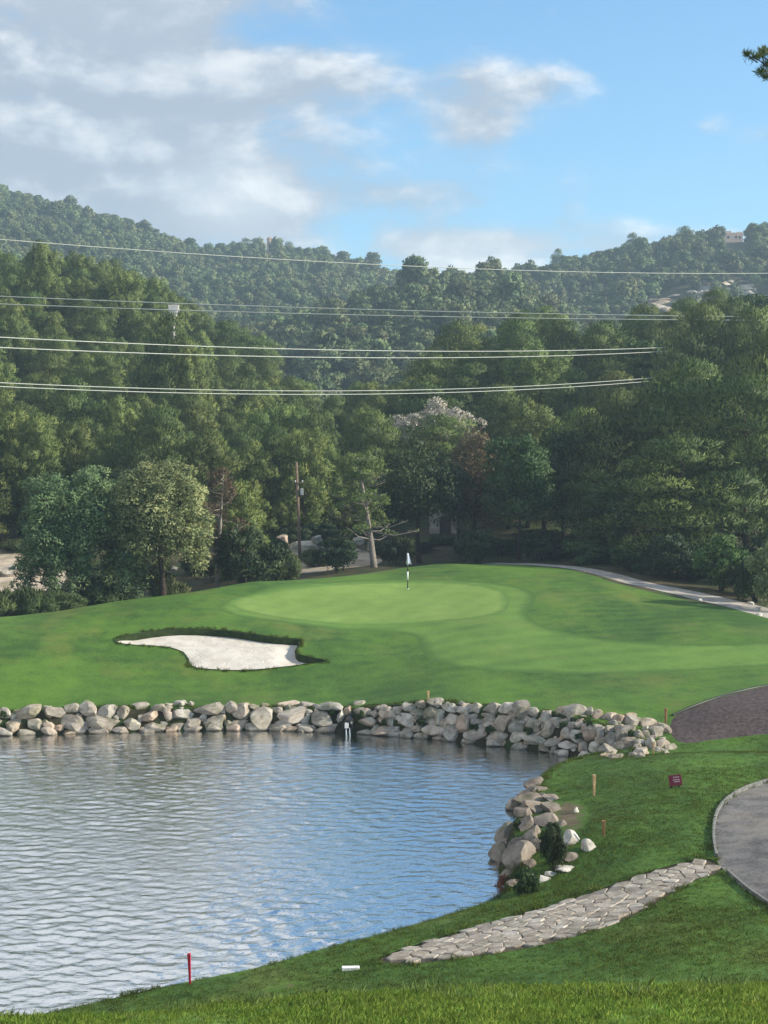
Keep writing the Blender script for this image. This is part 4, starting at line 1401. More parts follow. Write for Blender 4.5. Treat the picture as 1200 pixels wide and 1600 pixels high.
def dome_clumps(seed, H, R_, zc, rz, n, cr, low=-0.7, kr=(0.62, 1.0)):
    """clumps over an uneven dome"""
    r_ = np.random.default_rng(seed)
    out = []
    i = 0
    while len(out) < n:
        i += 1
        u = r_.normal(size=3)
        u /= np.linalg.norm(u)
        if u[2] < low:
            continue
        k = r_.uniform(*kr) * (1 + 0.14 * math.sin(3 * math.atan2(u[1], u[0]) + seed) + .1 * math.sin(5 * u[2] + seed))
        c = cr * r_.uniform(0.7, 1.3)
        out.append((u[0] * R_ * k, u[1] * R_ * k, zc + u[2] * rz * k, c, c, c * r_.uniform(.7, 1.05)))
    return out


PROTO = {}


def proto(kind, H, Wd, crown, trunk, extra=()):
    PROTO.setdefault(kind, []).append((H, Wd, crown, trunk, tuple(extra)))


for i in range(5):
    c = pine_clumps(10 + i, 12, 2.8 + 0.3 * (i % 3), 0.10, 9, 'plume')
    proto('pine', 12.6, 7.6, leaf_cloud('crown', c, 21000, 0.44, 0.075, M['pine'], 20 + i, up=0.65, out=0.75, nmix=0.82, shell=0.82, upper=0.75, tint_c=0.7), trunk_mesh('trunk', 12, 0.20, c, M['bark'], i))
for i in range(5):
    c = pine_clumps(40 + i, 12, 3.6 + 0.3 * (i % 2), 0.17, 6, 'billow')
    proto('dome_pine', 12.4, 9.6, leaf_cloud('crown', c, 23000, 0.40, 0.085, M['pine_dark'], 50 + i, up=0.5, out=0.75, nmix=0.85, tint_c=0.75, shell=0.84, upper=0.8), trunk_mesh('trunk', 11, 0.26, c, M['bark'], i + 9, 0.09))
for i in range(2):
    c = dome_clumps(70 + i, 9, 3.6, 5.6, 3.2, 60, 1.05)
    proto('oak', 9.3, 8.2, leaf_cloud('crown', c, 12000, 0.26, 0.17, M['oak'], 75 + i, up=0.15, nmix=0.5), trunk_mesh('trunk', 7.5, 0.22, c, M['bark_dark'], i + 19, 0.06))
c = dome_clumps(80, 9, 3.4, 6.0, 3.4, 62, 1.0)
proto('green_oak', 9.8, 8.0, leaf_cloud('crown', c, 12000, 0.28, 0.17, M['bushleaf'], 81, up=0.15, nmix=0.55), trunk_mesh('trunk', 8, 0.18, c, M['bark_dark'], 29, 0.05))
c = pine_clumps(90, 11, 2.4, 0.22, 9, 'plume')
proto('brown_tree', 11.5, 6.6, leaf_cloud('crown', c, 7500, 0.34, 0.12, M['brown'], 91, up=0.3, nmix=0.5), trunk_mesh('trunk', 11, 0.2, c, M['bark_dark'], 39, 0.05))


c = dome_clumps(95, 9, 3.6, 6.0, 3.2, 60, 1.0)
proto('pale_tree', 9.6, 8.2, leaf_cloud('crown', c, 11000, 0.28, 0.13, M['palebloom'], 96, up=0.3, nmix=0.7), trunk_mesh('trunk', 8, 0.2, c, M['bark_pale'], 69, 0.05))


# weeping pair behind the mound: strings of drooping sprays hung from a dome
def weeping(seed, R_, zc, rz, n):
    r_ = np.random.default_rng(seed)
    out = []
    for q in dome_clumps(seed, 0, R_, zc, rz, n, 0.62, -0.45, (0.82, 1.02)):
        out.append((q[0], q[1], q[2], q[3], q[4], q[5] * 1.1))
        drop = q[2]
        for k in range(int(r_.integers(1, 4))):
            drop -= r_.uniform(0.45, 0.8)
            if drop > zc - rz * 1.05:
                f_ = 1.0 + 0.03 * k
                out.append((q[0] * f_ + r_.normal() * .08, q[1] * f_ + r_.normal() * .08, drop, q[3] * .72, q[4] * .72, q[5] * .95))
    return out


c = weeping(101, 2.55, 5.2, 3.9, 110)
proto('silver_tree', 9.4, 6.4, leaf_cloud('crown', c, 46000, 0.20, 0.085, M['silver'], 102, up=-0.1, droop=0.25, nmix=0.6, tint_c=0.7), trunk_mesh('trunk', 7.5, 0.2, c, M['bark_dark'], 49, 0.08))
c = weeping(111, 3.05, 4.2, 3.8, 125)
proto('round_tree', 8.3, 7.4, leaf_cloud('crown', c, 50000, 0.20, 0.085, M['pepper'], 112, up=-0.05, droop=0.15, nmix=0.6, tint_c=0.6), trunk_mesh('trunk', 6.8, 0.2, c, M['bark_dark'], 59, 0.08))


# dead and half dead pines
def dead_pine(seed, H, lean, n_br, leafy, leaf_mat_):
    r_ = np.random.default_rng(seed)
    mb_ = MB()
    path_ = [(lean * H * t_ ** 1.2, 0.1 * math.sin(t_ * 5), -0.4 + (H + .4) * t_) for t_ in np.linspace(0, 1, 10)]
    mb_.tube(path_, [0.26 * (1 - 0.9 * t_) + 0.02 for t_ in np.linspace(0, 1, 10)], 8)
    tips = []
    for k in range(n_br):
        t_ = r_.uniform(0.28, 0.97)
        a = r_.uniform(0, 6.28)
        ln = (1 - t_) * H * 0.42 + 0.9
        ln *= r_.uniform(0.6, 1.15)
        b_ = Vector((lean * H * t_ ** 1.2, 0.1 * math.sin(t_ * 5), -0.4 + (H + .4) * t_))
        d_ = Vector((math.cos(a), math.sin(a), r_.uniform(-0.12, 0.38)))
        q1 = b_ + d_ * ln * .5 + Vector((0, 0, -0.06 * ln))
        q2 = b_ + d_ * ln + Vector((0, 0, 0.10 * ln))
        r1 = 0.075 * (1 - 0.6 * t_)
        mb_.tube([b_, q1, q2], [r1, r1 * .65, 0.012], 5)
        for s_ in range(5):
            f_ = r_.uniform(0.3, 0.95)
            p_ = b_.lerp(q2, f_)
            e_ = p_ + Vector((r_.normal() * .5, r_.normal() * .5, r_.uniform(-.05, .5))) * (0.3 + .25 * ln)
            mb_.tube([p_, e_], [r1 * .4, 0.010], 4)
            if r_.random() < leafy:
                cr = r_.uniform(0.18, 0.42)
                tips.append((*e_, cr * 1.3, cr * 1.3, cr * .7))
    tr = mb_.mesh('trunk', M['bark_pale'], True)
    cr_ = leaf_cloud('crown', tips, 3600, 0.30, 0.085, leaf_mat_, seed, up=0.2, nmix=0.4) if tips else None
    return cr_, tr


cr_, tr_ = dead_pine(5, 9.5, -0.13, 46, 0.42, M['pine_dark'])
proto('dead_pine', 9.6, 7.0, cr_, tr_)
cr_, tr_ = dead_pine(6, 8.5, 0.08, 40, 0.5, M['brown'])
proto('dying_pine', 8.6, 6.0, cr_, tr_)


# shrubs
def shrub(kind, seed, H, Wd, mat, n, leaf=(0.22, 0.11)):
    c_ = dome_clumps(seed, H, Wd / 2 * .8, H * .48, H * .42, 26, Wd * .13, -0.9)
    mb_ = MB()
    r_ = np.random.default_rng(seed)
    for k in range(5):
        a = r_.uniform(0, 6.28)
        mb_.tube([(0.1 * math.cos(a), 0.1 * math.sin(a), -0.15), (0.3 * math.cos(a), 0.3 * math.sin(a), H * .3), (Wd * .3 * math.cos(a), Wd * .3 * math.sin(a), H * .65)], [0.06, 0.04, 0.015], 5)
    proto(kind, H, Wd, leaf_cloud('foliage', c_, n, leaf[0], leaf[1], mat, seed, up=0.3, nmix=0.5), mb_.mesh('stem', M['bark_dark'], True))


shrub('shrub', 130, 2.4, 3.2, M['bushleaf'], 5200)
shrub('shrub', 131, 2.2, 3.4, M['bushleaf'], 5200)
shrub('dark_shrub', 132, 3.0, 4.2, M['oak'], 7000)
shrub('bright_shrub', 133, 3.4, 3.8, M['bright'], 8000, (0.20, 0.11))
shrub('pale_shrub', 134, 3.6, 3.4, M['silver'], 8000, (0.20, 0.10))
shrub('low_scrub', 135, 1.5, 3.6, M['reed'], 5200, (0.45, 0.06))
shrub('low_scrub', 136, 1.3, 3.2, M['reed'], 5200, (0.45, 0.06))


def plant(kind, x, y, h, wd, label=None, cat='tree', group=None, name=None, rz=None, z=None, variant=None, kind_parts=True):
    vs_ = PROTO[kind]
    v_ = vs_[int(rng.integers(len(vs_)))] if variant is None else vs_[variant % len(vs_)]
    o_ = empty(name or kind, (x, y, land1(x, y) if z is None else z), rng.uniform(0, 6.28) if rz is None else rz)
    o_.scale = (wd / v_[1], wd / v_[1], h / v_[0])
    if v_[3] is not None:
        obj(v_[3].name.split('.')[0], v_[3], o_)
    if v_[2] is not None:
        obj(v_[2].name.split('.')[0], v_[2], o_)
    tag(o_, label, cat, group)
    return o_


TREES = []        # (object, px, top py, width px, D) for the coverage test of the scattered wood


def tree_px(kind, px, py_top, D, wpx, label, cat='pine', group=None, name=None, py_base=None, **kw):
    p_ = at(px, py_top, D)
    zb = land1(p_[0], D)
    h_ = max(1.0, p_[2] - zb)
    o_ = plant(kind, p_[0], D, h_, wpx * D / FPX, label, cat, group, name or {'pine': 'pine_tree', 'dome_pine': 'pine_tree', 'oak': 'oak_tree', 'green_oak': 'oak_tree'}.get(kind, kind), **kw)
    TREES.append((px, py_top, project(p_[0], D, zb)[1], wpx, D))
    return o_


# the trees one can tell apart, front row first
tree_px('round_tree', 128, 742, 113, 205, 'round blue green tree with drooping foliage behind the mound', 'tree', rz=0.4)
tree_px('silver_tree', 255, 714, 112, 168, 'pale silvery yellow tree with drooping foliage beside the round green tree', 'tree', rz=1.2)
tree_px('dying_pine', 338, 728, 118, 100, 'half dead pine with bare grey branches and brown tufts beside the silvery tree', 'tree', name='dead_pine', rz=0.2)
tree_px('pine', 375, 745, 124, 125, 'low broad green pine standing between the silvery tree and the utility pole')
tree_px('dead_pine', 585, 712, 127, 150, 'bleached dead pine with wide bare branches behind the green', 'tree', rz=0.0)
tree_px('oak', 655, 690, 133, 150, 'dark oak directly behind the flag', 'oak')
tree_px('brown_tree', 742, 668, 137, 108, 'browned tree among the dark oaks behind the green', 'tree')
tree_px('green_oak', 812, 676, 132, 120, 'leafy green oak at the start of the gravel track', 'oak')
tree_px('oak', 715, 712, 140, 120, 'dark oak under the browned tree', 'oak')
tree_px('green_oak', 880, 668, 139, 130, 'mid green oak leaning over the gravel track', 'oak')
tree_px('dome_pine', 968, 612, 138, 190, 'tall billowing pine beside the bend of the gravel track')
tree_px('dome_pine', 1080, 556, 140, 235, 'large billowing pine with sunlit top above the gravel track', variant=1)
tree_px('dome_pine', 1055, 680, 124, 255, 'broad dark pine with layered boughs overhanging the gravel track', variant=2)
tree_px('dome_pine', 1170, 598, 127, 220, 'dense dark pine above the bright green shrub', variant=3)
tree_px('dome_pine', 1230, 520, 134, 210, 'tall shadowy pine cut by the picture edge above the pale shrub', variant=0)
tree_px('dome_pine', 935, 735, 131, 130, 'small dark pine with low boughs at the bend of the gravel track', variant=4)
tree_px('dome_pine', 690, 645, 164, 170, 'rounded green pine in front of the pale grey crown', variant=1, name='pine_tree')
tree_px('pale_tree', 682, 625, 172, 135, 'pale grey tree whose crown shows above the rounded green pine', 'tree', name='pale_tree')
tree_px('bright_shrub', 1128, 834, 112, 92, 'bright green leafy shrub beside the gravel track', 'shrub', name='shrub')
tree_px('pale_shrub', 1208, 838, 103, 90, 'pale grey green shrub at the end of the gravel track', 'shrub', name='shrub')
tree_px('dark_shrub', 742, 826, 129, 66, 'round dark shrub beside the green under the browned tree', 'shrub', name='shrub')
tree_px('dark_shrub', 622, 836, 130, 62, 'dark shrub behind the flag', 'shrub', name='shrub')
tree_px('dark_shrub', 386, 822, 117, 120, 'wide dark shrub between the mound and the utility pole', 'shrub', name='shrub')
tree_px('dark_shrub', 526, 838, 126, 74, 'dark rounded shrub between the utility pole and the dead pine', 'shrub', name='shrub')
tree_px('shrub', 915, 846, 127, 84, 'green shrub at the bend of the gravel track', 'shrub', name='shrub')
tree_px('shrub', 985, 852, 121, 74, 'green shrub in deep shade beside the gravel track', 'shrub', name='shrub')
tree_px('dark_shrub', 1055, 832, 117, 96, 'dark shrub under the layered pine boughs', 'shrub', name='shrub')
tree_px('shrub', 1180, 862, 107, 74, 'green shrub squeezed behind the pale shrub', 'shrub', name='shrub')
tree_px('dark_shrub', 850, 838, 131, 90, 'dark shrub behind the start of the gravel track', 'shrub', name='shrub')
for px, pt, D, wp, lab in ((30, 924, 109, 92, 'low grey green scrub below the sandy bank'), (95, 928, 108, 90, 'low scrub under the round green tree'), (-20, 930, 106, 90, 'low scrub at the edge of the picture beside the mound'), (62, 936, 105, 70, 'small scrub in the dip between the two mounds'),
                           (172, 915, 112, 90, 'low scrub under the trunks of the silvery tree'), (262, 905, 114, 70, 'low scrub behind the silvery tree trunks'), (500, 862, 132, 60, 'low scrub on the pale rocky bank'), (445, 868, 124, 60, 'low scrub beside the wide dark shrub'),
                           (28, 868, 145, 70, 'low scrub on top of the sandy bank'), (80, 866, 146, 60, 'low scrub behind the sandy bank')):
    tree_px('low_scrub', px, pt, D, wp, lab, 'scrub', 'low scrub behind the mound', 'scrub_bush')
tree_px('dome_pine', 850, 700, 150, 140, 'shaded pine filling the gap behind the leafy green oak', variant=2)
tree_px('dome_pine', 795, 705, 153, 120, 'shaded pine between the browned tree and the leafy green oak', variant=3)
tree_px('dark_shrub', 838, 826, 146, 80, 'dark shrub deep in the shade behind the leafy green oak', 'shrub', name='shrub')
# landmarks on the west slope
tree_px('pine', 66, 378, 238, 92, 'tallest pine on the near slope, its dark top against the far hill', variant=1)
tree_px('dome_pine', 268, 488, 188, 120, 'tall front pine covering the shaft of the white pylon', variant=4)
tree_px('pine', 290, 525, 181, 100, 'front pine leaning against the one that covers the pylon', variant=1)
tree_px('pine', 195, 420, 236, 80, 'pointed pine on the near slope beside the white pylon', variant=2)
tree_px('pine', 130, 432, 240, 70, 'pine between the tallest pine and the pointed pine', variant=3)
tree_px('dome_pine', 712, 503, 205, 130, 'broad pine whose top stands clear under the paired wires', variant=2)
tree_px('dome_pine', 808, 506, 200, 140, 'broad pine on the crest of the middle wood', variant=3)
tree_px('pine', 872, 486, 206, 95, 'highest pine on the crest of the middle wood', variant=0)
tree_px('dome_pine', 940, 505, 200, 120, 'rounded pine where the lower wires vanish', variant=1)
tree_px('dome_pine', 1095, 486, 172, 150, 'sunlit pine rising above the large billowing pine', variant=0)
tree_px('dome_pine', 1175, 478, 170, 150, 'sunlit pine at the top of the eastern wood', variant=4)

# ---- scattered wood: pines on both slopes, kept when enough of them shows
GW, GH = 150, 200
cov = np.zeros((GH, GW))


def cover(px, pt, pb, wp, test=False):
    xs0, xs1 = int((px - wp * .42) / 8), int((px + wp * .42) / 8) + 1
    ys0, ys1 = int((pt + 8) / 8), int(min(pb, 905) / 8)
    xs0, xs1, ys0, ys1 = max(0, xs0), min(GW, xs1), max(0, ys0), min(GH, ys1)
    if xs1 <= xs0 or ys1 <= ys0:
        return 0.0
    sub = cov[ys0:ys1, xs0:xs1]
    vis = (sub < 1.0).sum() / max(1, sub.size)
    vis_n = (sub < 1.0).sum()
    if not test:
        sub += 0.8
    return vis_n if vis > 0.06 else 0


cand = []
r_ = np.random.default_rng(21)


def scatter(px0, px1, d0, d1, n, kinds, mind, hmin, hmax, ratio, zone):
    k = 0
    for _ in range(n * 30):
        if k >= n:
            break
        D = math.sqrt(r_.uniform(d0 ** 2, d1 ** 2))
        px = r_.uniform(px0, px1)
        x = (px - 600) / FPX * D
        if any((x - c_[0]) ** 2 + (D - c_[1]) ** 2 < mind ** 2 for c_ in cand):
            continue
        if any(abs(px - t_[0]) * D / FPX < 1.8 and abs(D - t_[4]) < 3 for t_ in TREES):
            continue
        if 585 < px < 775 and D < 178:
            continue
        h_ = r_.uniform(hmin, hmax)
        cand.append((x, D, h_, h_ * ratio * r_.uniform(.85, 1.15), kinds[int(r_.integers(len(kinds)))], zone, px))
        k += 1


scatter(-40, 330, 146, 178, 34, ['pine', 'pine', 'dome_pine'], 4.4, 9.5, 13, .66, 'lower')
scatter(-40, 420, 178, 300, 150, ['pine', 'dome_pine', 'pine', 'dome_pine'], 4.8, 8.0, 12.0, .66, 'west')
scatter(330, 640, 150, 235, 80, ['pine', 'pine', 'dome_pine'], 4.6, 8, 12, .64, 'valley')
scatter(640, 960, 150, 232, 80, ['dome_pine', 'dome_pine', 'pine'], 4.8, 9, 13, .74, 'middle')
scatter(900, 1260, 144, 226, 80, ['dome_pine', 'dome_pine', 'green_oak'], 4.8, 9, 13, .76, 'east')
cand.sort(key=lambda q: q[1])
for t_ in sorted(TREES, key=lambda q: q[4]):
    cover(*t_[:4])
kept = []
for q in cand:
    x, D, h_, wd, kd, zone, px = q
    zb = land1(x, D)
    pt, pb = project(x, D, zb + h_)[1], project(x, D, zb)[1]
    if cover(px, pt, pb, wd * FPX / D, True) >= 3:
        cover(px, pt, pb, wd * FPX / D)
        kept.append((q, zb, pt))
ORD = ('first', 'second', 'third', 'fourth', 'fifth', 'sixth', 'seventh', 'eighth', 'ninth', 'tenth', 'eleventh', 'twelfth')
ZN = {'lower': ('row behind the weeping trees', 'sandy bank', 'pines behind the weeping trees'), 'west': ('row up the western slope', 'edge', 'pines on the western slope'),
      'valley': ('row of the hollow behind the pole', 'pylon', 'pines in the hollow behind the pole'), 'middle': ('row on the rise behind the oaks', 'brown tree', 'trees on the rise behind the green'),
      'east': ('row of the shaded wood', 'track bend', 'trees of the eastern wood')}
count = {}
for zone, (place, start, grp) in ZN.items():
    mine = sorted([q for q in kept if q[0][5] == zone], key=lambda q: q[0][1])
    nrow = max(1, math.ceil(len(mine) / 9))
    per = math.ceil(len(mine) / nrow)
    for rw in range(nrow):
        chunk = sorted(mine[rw * per:(rw + 1) * per], key=lambda q: q[0][6])
        for k, ((x, D, h_, wd, kd, _, px), zb, pt) in enumerate(chunk):
            what = {'pine': 'upright pine', 'dome_pine': 'broad pine', 'green_oak': 'leafy oak'}[kd]
            lab = '%s, %s from the %s, %s %s' % (what, ORD[k], start, ORD[rw] if nrow > 1 else 'front', place)
            plant(kd, x, D, h_, wd, lab, 'oak' if kd == 'green_oak' else 'pine', grp, 'oak_tree' if kd == 'green_oak' else 'pine_tree', z=zb - 0.1)
    count[zone] = len(mine)
# undergrowth in the shade behind the green
UG = [(600, 848, 138, 60), (650, 846, 142, 70), (690, 852, 146, 50), (780, 842, 138, 70), (815, 850, 142, 60), (870, 852, 134, 64), (905, 836, 140, 80), (950, 858, 128, 60), (960, 832, 136, 90), (1010, 846, 128, 84), (1030, 868, 119, 56), (1090, 858, 117, 76),
      (1100, 836, 124, 100), (1150, 846, 119, 90), (1165, 880, 110, 60), (1215, 822, 116, 100), (420, 838, 136, 70), (455, 822, 146, 60), (545, 828, 148, 60), (500, 816, 150, 70), (350, 862, 128, 80), (310, 868, 132, 70), (240, 876, 128, 70), (160, 880, 130, 80), (120, 868, 140, 80)]
UL = ('behind the flag', 'left of the pump house', 'beside the pump house', 'under the leafy oak', 'behind the leafy oak trunk', 'at the track start', 'behind the leaning oak', 'in front at the track bend', 'behind the track bend', 'beyond the track bend',
      'low at the middle of the track', 'beside the bright shrub', 'behind the bright shrub', 'between the bright and the pale shrub', 'at the track end', 'behind the pale shrub', 'beside the wide dark shrub', 'behind the utility pole', 'behind the dead pine trunk', 'between pole and dead pine',
      'behind the half dead pine', 'right of the silvery tree', 'behind the silvery tree trunk', 'between the two weeping trees', 'behind the round tree')
for (px, pt, D, wp), lab in zip(UG, UL):
    tree_px('dark_shrub' if (px * 7) % 3 else 'shrub', px, pt, D, wp, 'shaded undergrowth shrub ' + lab.replace('left of', 'next to').replace('right of', 'past'), 'shrub', 'undergrowth shrubs behind the green', 'shrub')
print('wood', count, len(cand))

# ---- tree whose branch reaches into the picture, close to the viewer
c = []
bt = at(1184, 92, 26)
tx, ty = bt[0] + 4.4, 26.6
tz = land1(tx, ty)
nh = bt[2] - tz + 2.2
near = empty('pine_tree', (tx, ty, tz), 0)
tag(near, 'close pine of which one twig reaches into the sky', 'pine')
rp = np.random.default_rng(77)
mb = MB()
mb.tube([(0, 0, -.5), (0.1, 0, nh * .4), (-.1, .1, nh * .75), (0, 0, nh)], [.32, .26, .17, .05], 9)
tips = []
for k in range(34):
    t_ = rp.uniform(.60, .97)
    a = rp.uniform(0, 6.28)
    ln = rp.uniform(1.7, 3.1) * (1.2 - .5 * t_)
    e_ = Vector((math.cos(a) * ln, math.sin(a) * ln, nh * t_ + .3 * ln))
    mb.tube([(0, 0, nh * t_), e_ * .5 + Vector((0, 0, nh * t_ * .5)), e_], [.07, .05, .015], 5)
    for s_ in range(5):
        tips.append((*(e_ - Vector((math.cos(a), math.sin(a), .2)) * rp.uniform(0, ln * .5) + Vector(rp.normal(size=3) * .25)), .42, .42, .36))
twig = []
tipw = Vector((bt[0] - tx, bt[1] - ty, bt[2] - tz))
base_ = Vector((0, 0, tipw.z - 0.9))
mb.tube([base_, base_.lerp(tipw, .6) + Vector((0, 0, -.15)), tipw + Vector((0.13, 0, -.11))], [.08, .05, .013], 5)
for dx, dz in ((-.05, .0), (-.16, .06), (.06, .05), (.16, .17), (.14, -.1), (.26, .02), (.3, .2), (.30, -.12), (.05, -.22), (.16, -.28), (.4, .1), (.45, -.2), (.5, .25), (.62, 0), (.75, .15), (.8, -.15), (1.0, .05)):
    e_ = tipw + Vector((dx * 1.08, rp.normal() * .1, dz * 1.08))
    mb.tube([tipw + Vector((dx * 1.08 + .17, 0, dz * .43 - .09)), e_], [.012, .006], 4)
    twig.append((*e_, .10, .10, .085))
obj('trunk', mb.mesh('trunk', M['bark'], True), near)
obj('crown', leaf_cloud('crown', tips, 14000, .22, .02, M['pine_dark'], 78, up=.3), near)
obj('twig', leaf_cloud('twig', twig, 1900, .15, .012, M['pine_dark'], 79, up=.4, nmix=.3, shell=.2), near)


# ------------------------------------------------------------------ uncountable cover: hill forests, grass
def proto_collection(name, meshes):
    cn = bpy.data.collections.new(name)
    for i, me in enumerate(meshes):
        o_ = bpy.data.objects.new('%s_%02d' % (name, i), me)
        cn.objects.link(o_)
    return cn


def scatter_stuff(name, pos, rot, scl, idx, coll, label, cat):
    me = bpy.data.meshes.new(name)
    pos = np.asarray(pos, np.float32)
    me.vertices.add(len(pos))
    me.vertices.foreach_set('co', pos.ravel())
    for nm, ty, data in (('spin', 'FLOAT_VECTOR', rot), ('size', 'FLOAT_VECTOR', scl)):
        a_ = me.attributes.new(nm, ty, 'POINT')
        a_.data.foreach_set('vector', np.asarray(data, np.float32).ravel())
    a_ = me.attributes.new('pick', 'INT', 'POINT')
    a_.data.foreach_set('value', np.asarray(idx, np.int32))
    o_ = obj(name, me)
    ng = bpy.data.node_groups.new(name, 'GeometryNodeTree')
    ng.interface.new_socket('Geometry', in_out='INPUT', socket_type='NodeSocketGeometry')
    ng.interface.new_socket('Geometry', in_out='OUTPUT', socket_type='NodeSocketGeometry')
    N = ng.nodes
    gi, go = N.new('NodeGroupInput'), N.new('NodeGroupOutput')
    ip = N.new('GeometryNodeInstanceOnPoints')
    ci_ = N.new('GeometryNodeCollectionInfo')
    ci_.inputs[0].default_value = coll
    ci_.inputs[1].default_value = True
    ci_.inputs[2].default_value = True

    def named(nm, ty):
        q = N.new('GeometryNodeInputNamedAttribute')
        q.data_type = ty
        q.inputs[0].default_value = nm
        return q.outputs[0]
    lk = ng.links.new
    lk(gi.outputs[0], ip.inputs['Points'])
    lk(ci_.outputs[0], ip.inputs['Instance'])
    ip.inputs['Pick Instance'].default_value = True
    lk(named('pick', 'INT'), ip.inputs['Instance Index'])
    er = N.new('FunctionNodeEulerToRotation')
    lk(named('spin', 'FLOAT_VECTOR'), er.inputs[0])
    lk(er.outputs[0], ip.inputs['Rotation'])
    lk(named('size', 'FLOAT_VECTOR'), ip.inputs['Scale'])
    lk(ip.outputs[0], go.inputs[0])
    md = o_.modifiers.new('cover', 'NODES')
    md.node_group = ng
    tag(o_, label, cat, None, 'stuff')
    return o_


far_meshes = []
for i in range(5):
    c = dome_clumps(300 + i, 8, 2.6, 5.2, 2.9, 24, 1.15, -0.6)
    far_meshes.append(leaf_cloud('far_pine', c, 1500, 0.85, 0.42, M['pine_far'], 310 + i, up=.3, nmix=.75))
far_coll = proto_collection('hill_pine', far_meshes)


def hill_scatter(name, prof, y0, y1, yr, px0, px1, step, label, hs=1.0, thin=None, keep_f=None):
    xs, ys = [], []
    D = y0
    r2 = np.random.default_rng(len(name))
    while D < y1:
        w0, w1 = (px0 - 600) / FPX * D, (px1 - 600) / FPX * D
        xx = np.arange(w0, w1, step) + r2.uniform(-.45, .45, len(np.arange(w0, w1, step))) * step
        xs.append(xx)
        ys.append(np.full(len(xx), D) + r2.uniform(-.5, .5, len(xx)) * step)
        D += step
    xs, ys = np.concatenate(xs), np.concatenate(ys)
    zs = land(xs, ys)
    px = 600 + FPX * xs / ys
    mine = hill(px, ys, prof, {'b': 320, 'm': 240, 'e': 300}[thin], yr, {'b': 500, 'm': 200, 'e': 300}[thin])
    ok = zs < mine + 9.0
    if keep_f is not None:
        ok &= keep_f(px, project(xs, ys, zs)[1], r2)
    # leave out what the nearer crests hide
    pyt = project(xs, ys, zs + 9 * hs)[1]
    ok &= pyt < 620
    xs, ys, zs = xs[ok], ys[ok], zs[ok]
    n = len(xs)
    s_ = r2.uniform(.45, .95, n) * hs * (1 + .25 * vnoise(xs, ys, 22, 12)) * np.where(r2.random(n) < .06, 1.4, 1.0)
    scatter_stuff(name, np.column_stack([xs, ys, zs - .6]), np.column_stack([np.zeros(n), np.zeros(n), r2.uniform(0, 6.28, n)]),
                  np.column_stack([s_, s_, s_ * r2.uniform(.85, 1.25, n)]), r2.integers(0, 5, n), far_coll, label, 'forest')
    print(name, n)


def rocky(px, py, r2):
    """gaps where limestone shows on the eastern hill"""
    q = ((px - 1058) / 60) ** 2 + ((py - 488) / 34) ** 2
    q2 = ((px - 1190) / 46) ** 2 + ((py - 490) / 36) ** 2
    q3 = ((px - 1128) / 60) ** 2 + ((py - 462) / 26) ** 2
    hs_ = (np.abs(px - 1144) < 22) & (py < 416)
    return ((q > 1) | (r2.random(len(px)) < .06)) & (q2 > 1) & ((q3 > 1) | (r2.random(len(px)) < .35)) & ~hs_


hill_scatter('hillside_forest', HILL_BACK, 470, 960, 900, -120, 900, 4.4, 'hazy pine forest covering the highest ridge on the sunlit side', 1.0, 'b', lambda px, py, r2: ~((np.abs(px - 421) < 8) & (py < 425)))
hill_scatter('hillside_forest_mid', HILL_MID, 330, 560, 520, 330, 1010, 4.2, 'pine forest covering the rounded hill in the middle', 1.0, 'm')
hill_scatter('hillside_forest_east', HILL_EAST, 420, 800, 740, 560, 1330, 4.3, 'hazy pine forest covering the ridge with the ruined house', 1.0, 'e', rocky)
for nm, new in (('hillside_forest_mid', 'hillside_forest.001'), ('hillside_forest_east', 'hillside_forest.002')):
    bpy.data.objects[nm].name = new

# skyline pines standing free on the ridges
for px, pt, D, wp, lab in ((872, 388, 735, 30, 'lone tall pine standing clear of the ridge above the low cloud'), (988, 366, 735, 34, 'flat topped pine on the ridge left of the ruined house'), (1070, 352, 738, 40, 'broad pine on the ridge beside the ruined house'),
                           (1195, 346, 738, 34, 'pine on the ridge beyond the ruined house'), (752, 412, 735, 30, 'dark pine at the lowest saddle of the ridges'), (385, 374, 898, 34, 'umbrella shaped pine on the ridge beside the stone tower'),
                           (340, 380, 898, 16, 'small pine standing apart on the ridge below the bright cloud'), (365, 377, 898, 20, 'narrow pine between the small pine and the umbrella pine'), (452, 378, 898, 30, 'pine on the ridge just beyond the stone tower')):
    p_ = at(px, pt, D)
    zb = land1(p_[0], D)
    plant('dome_pine', p_[0], D, max(7.0, p_[2] - zb), wp * D / FPX, lab, 'pine', None, 'pine_tree', z=min(zb, p_[2] - 7.0))

# ------------------------------------------------------------------ power lines, poles, ruins
def wire(pa_, pb_, sag, label, r=0.06):
    a_, b_ = Vector(at(*pa_)), Vector(at(*pb_))
    ext = (b_ - a_) * 0.6
    p0, p1 = a_ - ext, b_ + ext
    n_ = 60
    path_ = []
    for i in range(n_ + 1):
        t_ = i / n_
        u = (t_ * 2.2 - 0.6)                       # 0..1 between the two sighted points
        path_.append(p0.lerp(p1, t_) + Vector((0, 0, -4 * sag * u * (1 - u))))
    mb_ = MB()
    mb_.tube(path_, r, 6)
    return tag(obj('power_line', mb_.mesh('power_line', M['wire'], True)), label, 'power line', 'wires crossing in front of the wood')


